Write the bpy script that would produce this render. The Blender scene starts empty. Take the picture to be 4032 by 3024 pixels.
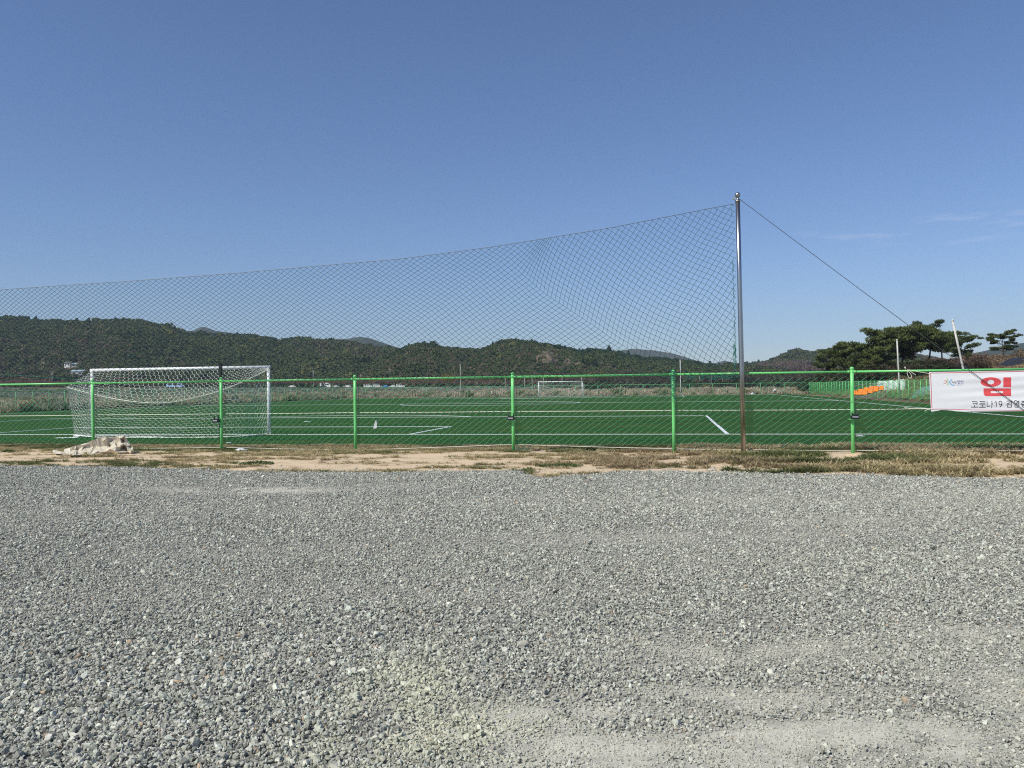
import bpy, bmesh, math, random
import numpy as np
from mathutils import Vector, Matrix

random.seed(7)
RNG = np.random.default_rng(11)
SC = bpy.context.scene
COL = SC.collection
PI = math.pi

# ------------------------------------------------------------------ camera, sky, sun, exposure
FOC, CAMH, PITCH, ROLL = 3161.0, 1.638, 0.0042, 0.0122      # focal length in photo pixels, eye height in metres
cr, sr, cp, sp_ = math.cos(ROLL), math.sin(ROLL), math.cos(PITCH), math.sin(PITCH)
R0, F0, U0 = Vector((1, 0, 0)), Vector((0, cp, sp_)), Vector((0, -sp_, cp))
R1, U1 = R0 * cr - U0 * sr, R0 * sr + U0 * cr
cam = bpy.data.cameras.new('camera')
cam.sensor_width = 36.0
cam.lens = FOC / 4032 * 36.0
cam.clip_start, cam.clip_end = 0.1, 20000
camo = bpy.data.objects.new('camera', cam)
camo.matrix_world = Matrix(((R1.x, U1.x, -F0.x, 0), (R1.y, U1.y, -F0.y, 0), (R1.z, U1.z, -F0.z, CAMH), (0, 0, 0, 1)))
COL.objects.link(camo)
SC.camera = camo

SUN_EL, SHADOW_AZ = math.radians(47), math.radians(51.5)     # shadows fall away to the right
world = bpy.data.worlds.new('World')
SC.world = world
world.use_nodes = True
wn, wl = world.node_tree.nodes, world.node_tree.links
sky = wn.new('ShaderNodeTexSky')
sky.sky_type = 'NISHITA'
sky.sun_disc = False
sky.sun_elevation = SUN_EL
sky.sun_rotation = SHADOW_AZ + PI
sky.altitude = 0
sky.air_density = 1.0
sky.dust_density = 0.3
sky.ozone_density = 6.0
bg = wn['Background']
bg.inputs['Strength'].default_value = 0.085
# a few thin cirrus wisps low on the right
def dmath(op, a, b=None):
    n = wn.new('ShaderNodeMath')
    n.operation = op
    n.use_clamp = op == 'MULTIPLY' and b is None
    for k, v in enumerate((a, b)):
        if v is None: continue
        if isinstance(v, (int, float)): n.inputs[k].default_value = v
        else: wl.new(v, n.inputs[k])
    return n.outputs[0]
wtc = wn.new('ShaderNodeTexCoord')
wmp = wn.new('ShaderNodeMapping')
wmp.inputs['Scale'].default_value = (5, 5, 34)
wl.new(wtc.outputs['Generated'], wmp.inputs['Vector'])
wno = wn.new('ShaderNodeTexNoise')
wno.inputs['Scale'].default_value = 2.2
wno.inputs['Detail'].default_value = 7
wno.inputs['Roughness'].default_value = 0.62
wl.new(wmp.outputs[0], wno.inputs['Vector'])
wsx = wn.new('ShaderNodeSeparateXYZ')
wl.new(wtc.outputs['Generated'], wsx.inputs[0])
cd_ = Vector((0.50, 0.85, 0.168)).normalized()
ex_ = dmath('MULTIPLY', dmath('SUBTRACT', wsx.outputs['X'], cd_.x), 5.2)
ez_ = dmath('MULTIPLY', dmath('SUBTRACT', wsx.outputs['Z'], cd_.z), 46.0)
rr_ = dmath('ADD', dmath('MULTIPLY', ex_, ex_), dmath('MULTIPLY', ez_, ez_))
msk = dmath('MAXIMUM', dmath('SUBTRACT', 1.0, rr_), 0.0)
msk = dmath('MULTIPLY', msk, dmath('GREATER_THAN', wsx.outputs['Y'], 0.0))
wsp = dmath('MULTIPLY', msk, dmath('MAXIMUM', dmath('MULTIPLY', dmath('SUBTRACT', wno.outputs['Fac'], 0.50), 1.7), 0.0))
wmx = wn.new('ShaderNodeMix')
wmx.data_type = 'RGBA'
wl.new(wsp, wmx.inputs[0])
wl.new(sky.outputs[0], wmx.inputs[6])
wmx.inputs[7].default_value = (7.6, 7.6, 8.2, 1)
wtn = wn.new('ShaderNodeMix')                                # the photograph's cool white balance
wtn.data_type, wtn.blend_type = 'RGBA', 'MULTIPLY'
wtn.inputs[0].default_value = 1.0
wl.new(wmx.outputs[2], wtn.inputs[6])
wtn.inputs[7].default_value = (1.10, 1.14, 1.29, 1)
wl.new(wtn.outputs[2], bg.inputs['Color'])

sun = bpy.data.lights.new('sun', 'SUN')
sun.energy = 4.8
sun.angle = math.radians(0.53)
sun.color = (1.0, 0.96, 0.84)
suno = bpy.data.objects.new('sun', sun)
sdir = Vector((math.sin(SHADOW_AZ) * math.cos(SUN_EL), math.cos(SHADOW_AZ) * math.cos(SUN_EL), -math.sin(SUN_EL)))
suno.rotation_euler = sdir.to_track_quat('-Z', 'Y').to_euler()
suno.location = (-30, -20, 60)
COL.objects.link(suno)

SC.view_settings.view_transform = 'Standard'
SC.view_settings.look = 'None'
SC.view_settings.exposure = 0.0
SC.view_settings.gamma = 1.0
SC.view_settings.use_curve_mapping = False
SC.render.engine = 'CYCLES'
SC.cycles.max_bounces = 6
SC.cycles.volume_bounces = 0
SC.cycles.use_denoising = False
SC.cycles.filter_width = 1.1

# ------------------------------------------------------------------ survey helpers
TH, OX, OY = 0.1955, -12.6655, 30.4743                       # pitch axis and near goal centre
AX = np.array([math.sin(TH), math.cos(TH)])
RT = np.array([math.cos(TH), -math.sin(TH)])
FX, FY, FTH = -0.0794, 20.0068, 0.2153                       # near fence line
FD = np.array([math.cos(FTH), -math.sin(FTH)])
FN = np.array([-math.sin(FTH), -math.cos(FTH)])              # towards the camera
LEN, WID = 107.1, 34.1


def ray(x, y):
    x, y = x - 2016, y - 1512
    u, w = cr * x - sr * y, sr * x + cr * y
    v = -w / FOC
    return np.array([u / FOC, cp - v * sp_, sp_ + v * cp])


def G(x, y, z=0.0):
    d = ray(x, y)
    t = (z - CAMH) / d[2]
    return np.array([d[0] * t, d[1] * t, z])


def AY(x, y, Y):
    d = ray(x, y)
    t = Y / d[1]
    return np.array([d[0] * t, Y, CAMH + d[2] * t])


def F(a, b, z=0.0):
    return np.array([OX + a * AX[0] + b * RT[0], OY + a * AX[1] + b * RT[1], z])


def fcoord(x, y):
    return (x - OX) * AX[0] + (y - OY) * AX[1], (x - OX) * RT[0] + (y - OY) * RT[1]


def FP(u, z, off=0.0):
    return np.array([FX + u * FD[0] + off * FN[0], FY + u * FD[1] + off * FN[1], z])


def fuz(x, y, off=0.0):
    """point of the near fence's plane -> (u, z)"""
    d = ray(x, y)
    o = np.array([FX, FY]) + off * FN
    t = (o @ FN) / (d[:2] @ FN)
    q = d * t
    return float((q[:2] - o) @ FD), float(CAMH + q[2])


def lattice_noise(x, y, scale, seed):
    r = np.random.default_rng(seed)
    T = r.random((256, 256))
    X, Y = np.asarray(x, float) / scale, np.asarray(y, float) / scale
    i, j = np.floor(X).astype(int), np.floor(Y).astype(int)
    fx, fy = X - i, Y - j
    fx, fy = fx * fx * (3 - 2 * fx), fy * fy * (3 - 2 * fy)
    g = lambda a, b: T[a % 256, b % 256]
    return (g(i, j) * (1 - fx) + g(i + 1, j) * fx) * (1 - fy) + (g(i, j + 1) * (1 - fx) + g(i + 1, j + 1) * fx) * fy


def fbm(x, y, scale, seed, octv=4, gain=0.5):
    s, a, tot = 0, 1, 0
    for k in range(octv):
        s = s + a * lattice_noise(x, y, scale / 2 ** k, seed + k)
        tot += a
        a *= gain
    return s / tot


def sstep(a, b, x):
    t = np.clip((np.asarray(x, float) - a) / (b - a), 0, 1)
    return t * t * (3 - 2 * t)


# ------------------------------------------------------------------ object helpers
def tag(o, label=None, cat=None, group=None, kind=None):
    if label: o['label'] = label
    if cat: o['category'] = cat
    if group: o['group'] = group
    if kind: o['kind'] = kind
    return o


def thing(name, label, cat, loc=(0, 0, 0), group=None, rz=0.0):
    o = bpy.data.objects.new(name, None)
    o.empty_display_size = 0.2
    o.location = tuple(float(v) for v in loc)
    o.rotation_euler = (0, 0, rz)
    COL.objects.link(o)
    return tag(o, label, cat, group)


def copy_tree(o, parent=None):
    c = o.copy()
    COL.objects.link(c)
    c.parent = parent
    for ch in [k for k in bpy.data.objects if k.parent == o]:
        copy_tree(ch, c)
    return c


class MB:
    """collects geometry; build() links it as ONE mesh object"""
    def __init__(self):
        self.v, self.f, self.n = [], [], 0

    def add(self, v, f):
        v = np.asarray(v, float).reshape(-1, 3)
        self.v.append(v)
        self.f += [tuple(i + self.n for i in q) for q in f]
        self.n += len(v)
        return self

    def box(self, c, s, rz=0.0, M=None):
        c, s = np.asarray(c, float), np.asarray(s, float) / 2
        P = np.array([[x, y, z] for x in (-1, 1) for y in (-1, 1) for z in (-1, 1)]) * s
        if M is not None: P = P @ np.asarray(M).T
        if rz:
            k, q = math.cos(rz), math.sin(rz)
            P = P @ np.array([[k, -q, 0], [q, k, 0], [0, 0, 1]]).T
        return self.add(P + c, [(0, 1, 3, 2), (4, 6, 7, 5), (0, 4, 5, 1), (2, 3, 7, 6), (0, 2, 6, 4), (1, 5, 7, 3)])

    def tube(self, pts, r, n=6, caps=True):
        P = np.asarray(pts, float)
        m = len(P)
        rr = np.broadcast_to(np.asarray(r, float), (m,))
        T = np.gradient(P, axis=0)
        T /= np.maximum(np.linalg.norm(T, axis=1, keepdims=True), 1e-9)
        ref = np.array([0, 0, 1.0])
        if abs(T[:, 2]).mean() > 0.8: ref = np.array([1.0, 0, 0])
        A = np.cross(T, ref)
        A /= np.maximum(np.linalg.norm(A, axis=1, keepdims=True), 1e-9)
        B = np.cross(T, A)
        an = np.arange(n) * 2 * PI / n
        V = P[:, None] + rr[:, None, None] * (np.cos(an)[None, :, None] * A[:, None] + np.sin(an)[None, :, None] * B[:, None])
        f = [(i * n + k, i * n + (k + 1) % n, (i + 1) * n + (k + 1) % n, (i + 1) * n + k) for i in range(m - 1) for k in range(n)]
        if caps: f += [tuple(range(n - 1, -1, -1)), tuple((m - 1) * n + k for k in range(n))]
        return self.add(V, f)

    def ball(self, c, r, n=12, m=8, sc=(1, 1, 1)):
        V, f = [], []
        for i in range(m + 1):
            t = PI * i / m
            for k in range(n):
                a = 2 * PI * k / n
                V.append((c[0] + r * sc[0] * math.sin(t) * math.cos(a), c[1] + r * sc[1] * math.sin(t) * math.sin(a), c[2] + r * sc[2] * math.cos(t)))
        for i in range(m):
            for k in range(n):
                f.append((i * n + k, (i + 1) * n + k, (i + 1) * n + (k + 1) % n, i * n + (k + 1) % n))
        return self.add(V, f)

    def grid(self, P):
        P = np.asarray(P, float)
        m, n = P.shape[:2]
        return self.add(P.reshape(-1, 3), [(i * n + j, i * n + j + 1, (i + 1) * n + j + 1, (i + 1) * n + j) for i in range(m - 1) for j in range(n - 1)])

    def segs(self, P, Q, r):
        """many separate thin three-sided rods"""
        P, Q = np.asarray(P, float).reshape(-1, 3), np.asarray(Q, float).reshape(-1, 3)
        T = Q - P
        L = np.linalg.norm(T, axis=1, keepdims=True)
        ok = L[:, 0] > 1e-6
        P, Q, T = P[ok], Q[ok], T[ok] / L[ok]
        rf = np.tile(np.array([[0.31, 0.87, 0.38]]), (len(T), 1))
        A = np.cross(T, rf)
        A /= np.linalg.norm(A, axis=1, keepdims=True)
        B = np.cross(T, A)
        V = []
        for E in (P, Q):
            for k in range(3):
                a = 2 * PI * k / 3
                V.append(E + r * (math.cos(a) * A + math.sin(a) * B))
        V = np.stack(V, 1).reshape(-1, 3)
        f = []
        for i in range(len(P)):
            b = i * 6
            f += [(b, b + 1, b + 4, b + 3), (b + 1, b + 2, b + 5, b + 4), (b + 2, b, b + 3, b + 5)]
        return self.add(V, f)

    def build(self, name, mat, parent=None, smooth=False):
        me = bpy.data.meshes.new(name)
        V = np.concatenate(self.v) if self.v else np.zeros((0, 3))
        if parent is not None:
            p, o = parent, np.zeros(3)
            while p is not None:
                o += np.array(p.location)
                p = p.parent
            V = V - o
        me.from_pydata(V.tolist(), [], self.f)
        me.update()
        if smooth:
            me.polygons.foreach_set('use_smooth', [True] * len(me.polygons))
        if mat: me.materials.append(mat)
        o = bpy.data.objects.new(name, me)
        COL.objects.link(o)
        if parent is not None: o.parent = parent
        return o


# ------------------------------------------------------------------ materials
def mat(name, col, rough=0.6, metal=0.0, var=0.0, vscale=8.0, bump=0.0, bscale=60.0, spec=0.5, transl=0.0):
    m = bpy.data.materials.new(name)
    m.use_nodes = True
    nt = m.node_tree
    N, L = nt.nodes, nt.links
    b = N['Principled BSDF']
    b.inputs['Base Color'].default_value = (*col, 1)
    b.inputs['Roughness'].default_value = rough
    b.inputs['Metallic'].default_value = metal
    b.inputs['Specular IOR Level'].default_value = spec
    if var or bump:
        tc = N.new('ShaderNodeTexCoord')
    if var:
        n = N.new('ShaderNodeTexNoise')
        n.inputs['Scale'].default_value = vscale
        n.inputs['Detail'].default_value = 5
        L.new(tc.outputs['Object'], n.inputs['Vector'])
        mr = N.new('ShaderNodeMapRange')
        mr.inputs[1].default_value, mr.inputs[2].default_value = 0.3, 0.7
        mr.inputs[3].default_value, mr.inputs[4].default_value = 1 - var, 1 + var
        L.new(n.outputs['Fac'], mr.inputs[0])
        mx = N.new('ShaderNodeVectorMath')
        mx.operation = 'SCALE'
        mx.inputs[0].default_value = col
        L.new(mr.outputs[0], mx.inputs['Scale'])
        L.new(mx.outputs[0], b.inputs['Base Color'])
    if bump:
        n2 = N.new('ShaderNodeTexNoise')
        n2.inputs['Scale'].default_value = bscale
        n2.inputs['Detail'].default_value = 4
        L.new(tc.outputs['Object'], n2.inputs['Vector'])
        bp = N.new('ShaderNodeBump')
        bp.inputs['Strength'].default_value = bump
        bp.inputs['Distance'].default_value = 0.02
        L.new(n2.outputs['Fac'], bp.inputs['Height'])
        L.new(bp.outputs[0], b.inputs['Normal'])
    if transl:
        t = N.new('ShaderNodeBsdfTranslucent')
        t.inputs['Color'].default_value = (*col, 1)
        ms = N.new('ShaderNodeMixShader')
        ms.inputs[0].default_value = transl
        L.new(b.outputs[0], ms.inputs[1])
        L.new(t.outputs[0], ms.inputs[2])
        L.new(ms.outputs[0], N['Material Output'].inputs['Surface'])
    return m


def mat_attr(name, attr='tint', rough=0.8, inst=True, transl=0.0, bump=0.0, bscale=40, spec=0.3, fleck=0.0, fscale=60):
    """base colour from a per-instance (or per-vertex) colour attribute, broken up with noise"""
    m = bpy.data.materials.new(name)
    m.use_nodes = True
    N, L = m.node_tree.nodes, m.node_tree.links
    b = N['Principled BSDF']
    b.inputs['Roughness'].default_value = rough
    b.inputs['Specular IOR Level'].default_value = spec
    a = N.new('ShaderNodeAttribute')
    a.attribute_type = 'INSTANCER' if inst else 'GEOMETRY'
    a.attribute_name = attr
    out = a.outputs['Color']
    tc = N.new('ShaderNodeTexCoord')
    if fleck:
        n = N.new('ShaderNodeTexNoise')
        n.inputs['Scale'].default_value = fscale
        n.inputs['Detail'].default_value = 6
        L.new(tc.outputs['Object'], n.inputs['Vector'])
        mr = N.new('ShaderNodeMapRange')
        mr.inputs[1].default_value, mr.inputs[2].default_value = 0.3, 0.7
        mr.inputs[3].default_value, mr.inputs[4].default_value = 1 - fleck, 1 + fleck
        L.new(n.outputs['Fac'], mr.inputs[0])
        mx = N.new('ShaderNodeVectorMath')
        mx.operation = 'SCALE'
        L.new(out, mx.inputs[0])
        L.new(mr.outputs[0], mx.inputs['Scale'])
        out = mx.outputs[0]
    L.new(out, b.inputs['Base Color'])
    if bump:
        n2 = N.new('ShaderNodeTexNoise')
        n2.inputs['Scale'].default_value = bscale
        n2.inputs['Detail'].default_value = 5
        L.new(tc.outputs['Object'], n2.inputs['Vector'])
        bp = N.new('ShaderNodeBump')
        bp.inputs['Strength'].default_value = bump
        bp.inputs['Distance'].default_value = 0.03
        L.new(n2.outputs['Fac'], bp.inputs['Height'])
        L.new(bp.outputs[0], b.inputs['Normal'])
    if transl:
        t = N.new('ShaderNodeBsdfTranslucent')
        L.new(out, t.inputs['Color'])
        ms = N.new('ShaderNodeMixShader')
        ms.inputs[0].default_value = transl
        L.new(b.outputs[0], ms.inputs[1])
        L.new(t.outputs[0], ms.inputs[2])
        L.new(ms.outputs[0], N['Material Output'].inputs['Surface'])
    return m


M = {
    'green': mat('fence_green_paint', (0.165, 0.60, 0.185), 0.38, var=0.07, vscale=3, bump=0.05, bscale=30),
    'green_far': mat('far_fence_green_paint', (0.13, 0.42, 0.18), 0.5),
    'wire': mat('green_coated_wire', (0.050, 0.28, 0.14), 0.45),
    'wire_far': mat('side_fence_wire', (0.13, 0.46, 0.16), 0.5),
    'wire_end': mat('end_fence_wire', (0.10, 0.26, 0.16), 0.5),
    'net': mat('dark_green_net_cord', (0.018, 0.075, 0.060), 0.75),
    'net_knot': mat('green_net_cord', (0.02, 0.17, 0.13), 0.75),
    'steel': mat('stainless_steel', (0.46, 0.45, 0.44), 0.30, 1.0, var=0.08, vscale=2, bump=0.02, bscale=14),
    'grey_steel': mat('galvanised_steel', (0.42, 0.43, 0.42), 0.5, 0.3, var=0.12, vscale=5),
    'pale_pole': mat('weathered_pale_pole', (0.52, 0.51, 0.47), 0.65, var=0.18, vscale=3),
    'white': mat('white_paint', (0.80, 0.81, 0.82), 0.4, var=0.05, vscale=4),
    'white_cord': mat('white_net_cord', (0.80, 0.80, 0.76), 0.7),
    'rope': mat('off_white_rope', (0.74, 0.72, 0.62), 0.8),
    'black': mat('black_paint', (0.012, 0.012, 0.014), 0.5),
    'cable': mat('dark_steel_cable', (0.10, 0.10, 0.10), 0.5, 0.4),
    'silver': mat('silver_band', (0.70, 0.70, 0.72), 0.25, 0.8),
    'tarp': mat('beige_tarpaulin', (0.60, 0.54, 0.43), 0.75, var=0.14, vscale=2.5, bump=0.05, bscale=25, transl=0.10),
    'plastic': mat('white_plastic_sheet', (0.72, 0.74, 0.76), 0.35, transl=0.2),
    'orange': mat('orange_plastic', (0.85, 0.24, 0.025), 0.4),
    'banner': mat('white_banner_cloth', (0.84, 0.85, 0.88), 0.6, var=0.02, vscale=2, transl=0.12),
    'red': mat('banner_red_print', (0.70, 0.075, 0.085), 0.6),
    'pink': mat('banner_border_print', (0.62, 0.13, 0.15), 0.6),
    'ink': mat('banner_black_print', (0.015, 0.015, 0.018), 0.6),
    'ink_orange': mat('banner_orange_print', (0.75, 0.30, 0.18), 0.6),
    'ink_green': mat('banner_green_print', (0.45, 0.68, 0.42), 0.6),
    'ink_blue': mat('banner_blue_print', (0.16, 0.48, 0.78), 0.6),
    'ink_purple': mat('banner_purple_print', (0.12, 0.08, 0.32), 0.6),
    'bark': mat('pine_bark', (0.060, 0.040, 0.030), 0.9, var=0.3, vscale=5),
    'bark_grey': mat('grey_bark', (0.075, 0.060, 0.050), 0.9, var=0.3, vscale=4),
    'glass_dark': mat('dark_window', (0.02, 0.025, 0.03), 0.1),
    'tyre': mat('tyre_rubber', (0.02, 0.02, 0.02), 0.8),
    'concrete': mat('pale_concrete', (0.42, 0.38, 0.31), 0.9, var=0.2, vscale=3, bump=0.2),
    'black_sheet': mat('black_sheeting', (0.020, 0.021, 0.024), 0.45, bump=0.3, bscale=3),
    'grey_sheet': mat('grey_green_sheeting', (0.16, 0.22, 0.23), 0.5, bump=0.3, bscale=3),
    'wrap': mat('white_bale_wrap', (0.82, 0.85, 0.85), 0.4, bump=0.25, bscale=5),
    'wood': mat('brown_board', (0.13, 0.075, 0.045), 0.8, var=0.2),
    'dark_plastic': mat('dark_plastic', (0.03, 0.035, 0.04), 0.5),
}


# ------------------------------------------------------------------ ground materials
def ground_mat(name, cols, scales, rough=0.95, bump=0.3, bscale=20, bdist=0.02, stretch=(1, 1, 1), rot=0.0):
    """layers of noise between several colours"""
    m = bpy.data.materials.new(name)
    m.use_nodes = True
    N, L = m.node_tree.nodes, m.node_tree.links
    b = N['Principled BSDF']
    b.inputs['Roughness'].default_value = rough
    b.inputs['Specular IOR Level'].default_value = 0.15
    tc = N.new('ShaderNodeTexCoord')
    mp = N.new('ShaderNodeMapping')
    mp.inputs['Scale'].default_value = stretch
    mp.inputs['Rotation'].default_value = (0, 0, rot)
    L.new(tc.outputs['Object'], mp.inputs['Vector'])
    cur = None
    for k, (c, s) in enumerate(zip(cols[1:], scales)):
        n = N.new('ShaderNodeTexNoise')
        n.inputs['Scale'].default_value = s
        n.inputs['Detail'].default_value = 7
        n.inputs['Roughness'].default_value = 0.6
        L.new(mp.outputs[0], n.inputs['Vector'])
        mr = N.new('ShaderNodeMapRange')
        mr.inputs[1].default_value, mr.inputs[2].default_value = 0.42, 0.60
        L.new(n.outputs['Fac'], mr.inputs[0])
        mx = N.new('ShaderNodeMix')
        mx.data_type = 'RGBA'
        L.new(mr.outputs[0], mx.inputs[0])
        if cur is None: mx.inputs[6].default_value = (*cols[0], 1)
        else: L.new(cur, mx.inputs[6])
        mx.inputs[7].default_value = (*c, 1)
        cur = mx.outputs[2]
    L.new(cur, b.inputs['Base Color'])
    n2 = N.new('ShaderNodeTexNoise')
    n2.inputs['Scale'].default_value = bscale
    n2.inputs['Detail'].default_value = 6
    L.new(tc.outputs['Object'], n2.inputs['Vector'])
    bp = N.new('ShaderNodeBump')
    bp.inputs['Strength'].default_value = bump
    bp.inputs['Distance'].default_value = bdist
    L.new(n2.outputs['Fac'], bp.inputs['Height'])
    L.new(bp.outputs[0], b.inputs['Normal'])
    return m


M['terrain'] = ground_mat('dry_flood_plain', [(0.21, 0.155, 0.095), (0.12, 0.105, 0.06), (0.27, 0.20, 0.13), (0.08, 0.085, 0.045)], [0.02, 0.06, 0.15], bump=0.5, bscale=1.5, bdist=0.3)
M['turf'] = ground_mat('artificial_turf', [(0.030, 0.105, 0.016), (0.018, 0.076, 0.012), (0.066, 0.104, 0.016), (0.013, 0.062, 0.010)], [0.22, 0.6, 5.0], bump=0.7, bscale=120, bdist=0.03, stretch=(0.10, 1, 1), rot=TH)
M['hill'] = ground_mat('wooded_hill_soil', [(0.055, 0.050, 0.026), (0.085, 0.062, 0.038), (0.040, 0.050, 0.024), (0.11, 0.080, 0.050)], [0.012, 0.04, 0.1], bump=0.8, bscale=0.12, bdist=3)
M['rock'] = ground_mat('quarry_rock', [(0.115, 0.095, 0.070), (0.075, 0.066, 0.050), (0.17, 0.130, 0.090)], [0.05, 0.2], bump=1.0, bscale=0.2, bdist=3)
M['far_hill'] = ground_mat('distant_hill_cover', [(0.045, 0.055, 0.04), (0.06, 0.055, 0.045), (0.03, 0.045, 0.03)], [0.005, 0.02], bump=0.8, bscale=0.06, bdist=8)
M['bank'] = ground_mat('brown_bank_soil', [(0.17, 0.105, 0.06), (0.25, 0.165, 0.10), (0.11, 0.085, 0.045), (0.21, 0.15, 0.08)], [0.12, 0.35, 0.9], bump=0.7, bscale=1.2, bdist=0.3)
M['gravel'] = ground_mat('shaded_gravel_grit', [(0.15, 0.15, 0.143), (0.22, 0.22, 0.205), (0.11, 0.11, 0.106), (0.32, 0.315, 0.29)], [0.5, 3.0, 47.0], bump=0.7, bscale=130, bdist=0.010)  # grit darkened beneath the stones to stand for shade in their gaps
def add_dust_glare(m):
    N, L = m.node_tree.nodes, m.node_tree.links
    b = N['Principled BSDF']
    src = b.inputs['Base Color'].links[0].from_socket
    a = N.new('ShaderNodeAttribute')
    a.attribute_name = 'dust_glare'
    tc = N.new('ShaderNodeTexCoord')
    n = N.new('ShaderNodeTexNoise')
    n.inputs['Scale'].default_value = 7
    n.inputs['Detail'].default_value = 9
    n.inputs['Roughness'].default_value = 0.7
    mp = N.new('ShaderNodeMapping')
    mp.inputs['Scale'].default_value = (0.55, 1.0, 1.0)
    L.new(tc.outputs['Object'], mp.inputs['Vector'])
    L.new(mp.outputs[0], n.inputs['Vector'])
    mr = N.new('ShaderNodeMapRange')
    mr.inputs[1].default_value, mr.inputs[2].default_value = 0.35, 0.65
    mr.inputs[3].default_value, mr.inputs[4].default_value = -0.35, 0.35
    L.new(n.outputs['Fac'], mr.inputs[0])
    ad = N.new('ShaderNodeMath')
    ad.operation = 'ADD'
    ad.use_clamp = True
    L.new(a.outputs['Fac'], ad.inputs[0])
    L.new(mr.outputs[0], ad.inputs[1])
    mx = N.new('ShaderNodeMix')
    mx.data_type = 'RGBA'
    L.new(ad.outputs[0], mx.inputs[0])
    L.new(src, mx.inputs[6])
    mx.inputs[7].default_value = (0.56, 0.54, 0.455, 1)  # pale dust colour, also painting the windscreen glare on the ground
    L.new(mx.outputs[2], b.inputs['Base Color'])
add_dust_glare(M['gravel'])

# verge: its grass cover is a vertex attribute
def verge_mat():
    m = bpy.data.materials.new('sandy_verge')
    m.use_nodes = True
    N, L = m.node_tree.nodes, m.node_tree.links
    b = N['Principled BSDF']
    b.inputs['Roughness'].default_value = 0.95
    b.inputs['Specular IOR Level'].default_value = 0.1
    a = N.new('ShaderNodeAttribute')
    a.attribute_name = 'cover'
    tc = N.new('ShaderNodeTexCoord')
    n = N.new('ShaderNodeTexNoise')
    n.inputs['Scale'].default_value = 9
    n.inputs['Detail'].default_value = 8
    L.new(tc.outputs['Object'], n.inputs['Vector'])
    ma = N.new('ShaderNodeMath')
    ma.operation = 'MULTIPLY_ADD'
    ma.inputs[1].default_value = 1.1
    ma.inputs[2].default_value = -0.55
    L.new(n.outputs['Fac'], ma.inputs[0])
    ad = N.new('ShaderNodeMath')
    ad.operation = 'ADD'
    ad.use_clamp = True
    L.new(a.outputs['Fac'], ad.inputs[0])
    L.new(ma.outputs[0], ad.inputs[1])
    rp = N.new('ShaderNodeValToRGB')
    e = rp.color_ramp.elements
    e[0].position, e[0].color = 0.15, (0.62, 0.485, 0.335, 1)
    e[1].position, e[1].color = 0.80, (0.30, 0.24, 0.145, 1)
    k = rp.color_ramp.elements.new(0.42)
    k.color = (0.47, 0.36, 0.235, 1)
    L.new(ad.outputs[0], rp.inputs[0])
    L.new(rp.outputs[0], b.inputs['Base Color'])
    n2 = N.new('ShaderNodeTexNoise')
    n2.inputs['Scale'].default_value = 30
    n2.inputs['Detail'].default_value = 8
    L.new(tc.outputs['Object'], n2.inputs['Vector'])
    bp = N.new('ShaderNodeBump')
    bp.inputs['Strength'].default_value = 0.6
    bp.inputs['Distance'].default_value = 0.03
    L.new(n2.outputs['Fac'], bp.inputs['Height'])
    L.new(bp.outputs[0], b.inputs['Normal'])
    return m


M['verge'] = verge_mat()


# ------------------------------------------------------------------ scattering ("stuff" only)
def source_obj(name, mb, material):
    o = mb.build(name, material)
    COL.objects.unlink(o)
    return o


def scatter(name, pts, scale, rot, tint, idx, sources, label):
    me = bpy.data.meshes.new(name)
    pts = np.asarray(pts, float)
    n = len(pts)
    me.vertices.add(n)
    me.vertices.foreach_set('co', pts.ravel())
    def att(nm, typ, key, arr):
        at = me.attributes.new(nm, typ, 'POINT')
        at.data.foreach_set(key, np.ascontiguousarray(arr).ravel())
    scale = np.asarray(scale, float)
    if scale.ndim == 1: scale = np.repeat(scale[:, None], 3, 1)
    att('scl', 'FLOAT_VECTOR', 'vector', scale)
    att('rot', 'FLOAT_VECTOR', 'vector', np.asarray(rot, float))
    att('tint', 'FLOAT_COLOR', 'color', np.concatenate([np.asarray(tint, float), np.ones((n, 1))], 1))
    att('pick', 'INT', 'value', np.asarray(idx, np.int32))
    o = bpy.data.objects.new(name, me)
    COL.objects.link(o)
    ng = bpy.data.node_groups.new(name + '_scatter', 'GeometryNodeTree')
    ng.interface.new_socket('Geometry', in_out='INPUT', socket_type='NodeSocketGeometry')
    ng.interface.new_socket('Geometry', in_out='OUTPUT', socket_type='NodeSocketGeometry')
    N, L = ng.nodes, ng.links
    gi, go = N.new('NodeGroupInput'), N.new('NodeGroupOutput')
    m2p = N.new('GeometryNodeMeshToPoints')
    iop = N.new('GeometryNodeInstanceOnPoints')
    jn = N.new('GeometryNodeJoinGeometry')
    for s in reversed(sources):
        oi = N.new('GeometryNodeObjectInfo')
        oi.inputs['Object'].default_value = s
        g2i = N.new('GeometryNodeGeometryToInstance')
        L.new(oi.outputs['Geometry'], g2i.inputs[0])
        L.new(g2i.outputs[0], jn.inputs[0])
    def na(nm, typ):
        a = N.new('GeometryNodeInputNamedAttribute')
        a.data_type = typ
        a.inputs['Name'].default_value = nm
        return a.outputs['Attribute']
    L.new(gi.outputs[0], m2p.inputs[0])
    L.new(m2p.outputs[0], iop.inputs['Points'])
    L.new(jn.outputs[0], iop.inputs['Instance'])
    iop.inputs['Pick Instance'].default_value = True
    L.new(na('pick', 'INT'), iop.inputs['Instance Index'])
    L.new(na('rot', 'FLOAT_VECTOR'), iop.inputs['Rotation'])
    L.new(na('scl', 'FLOAT_VECTOR'), iop.inputs['Scale'])
    L.new(iop.outputs[0], go.inputs[0])
    md = o.modifiers.new('scatter', 'NODES')
    md.node_group = ng
    tag(o, label, None, None, 'stuff')
    return o


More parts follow.
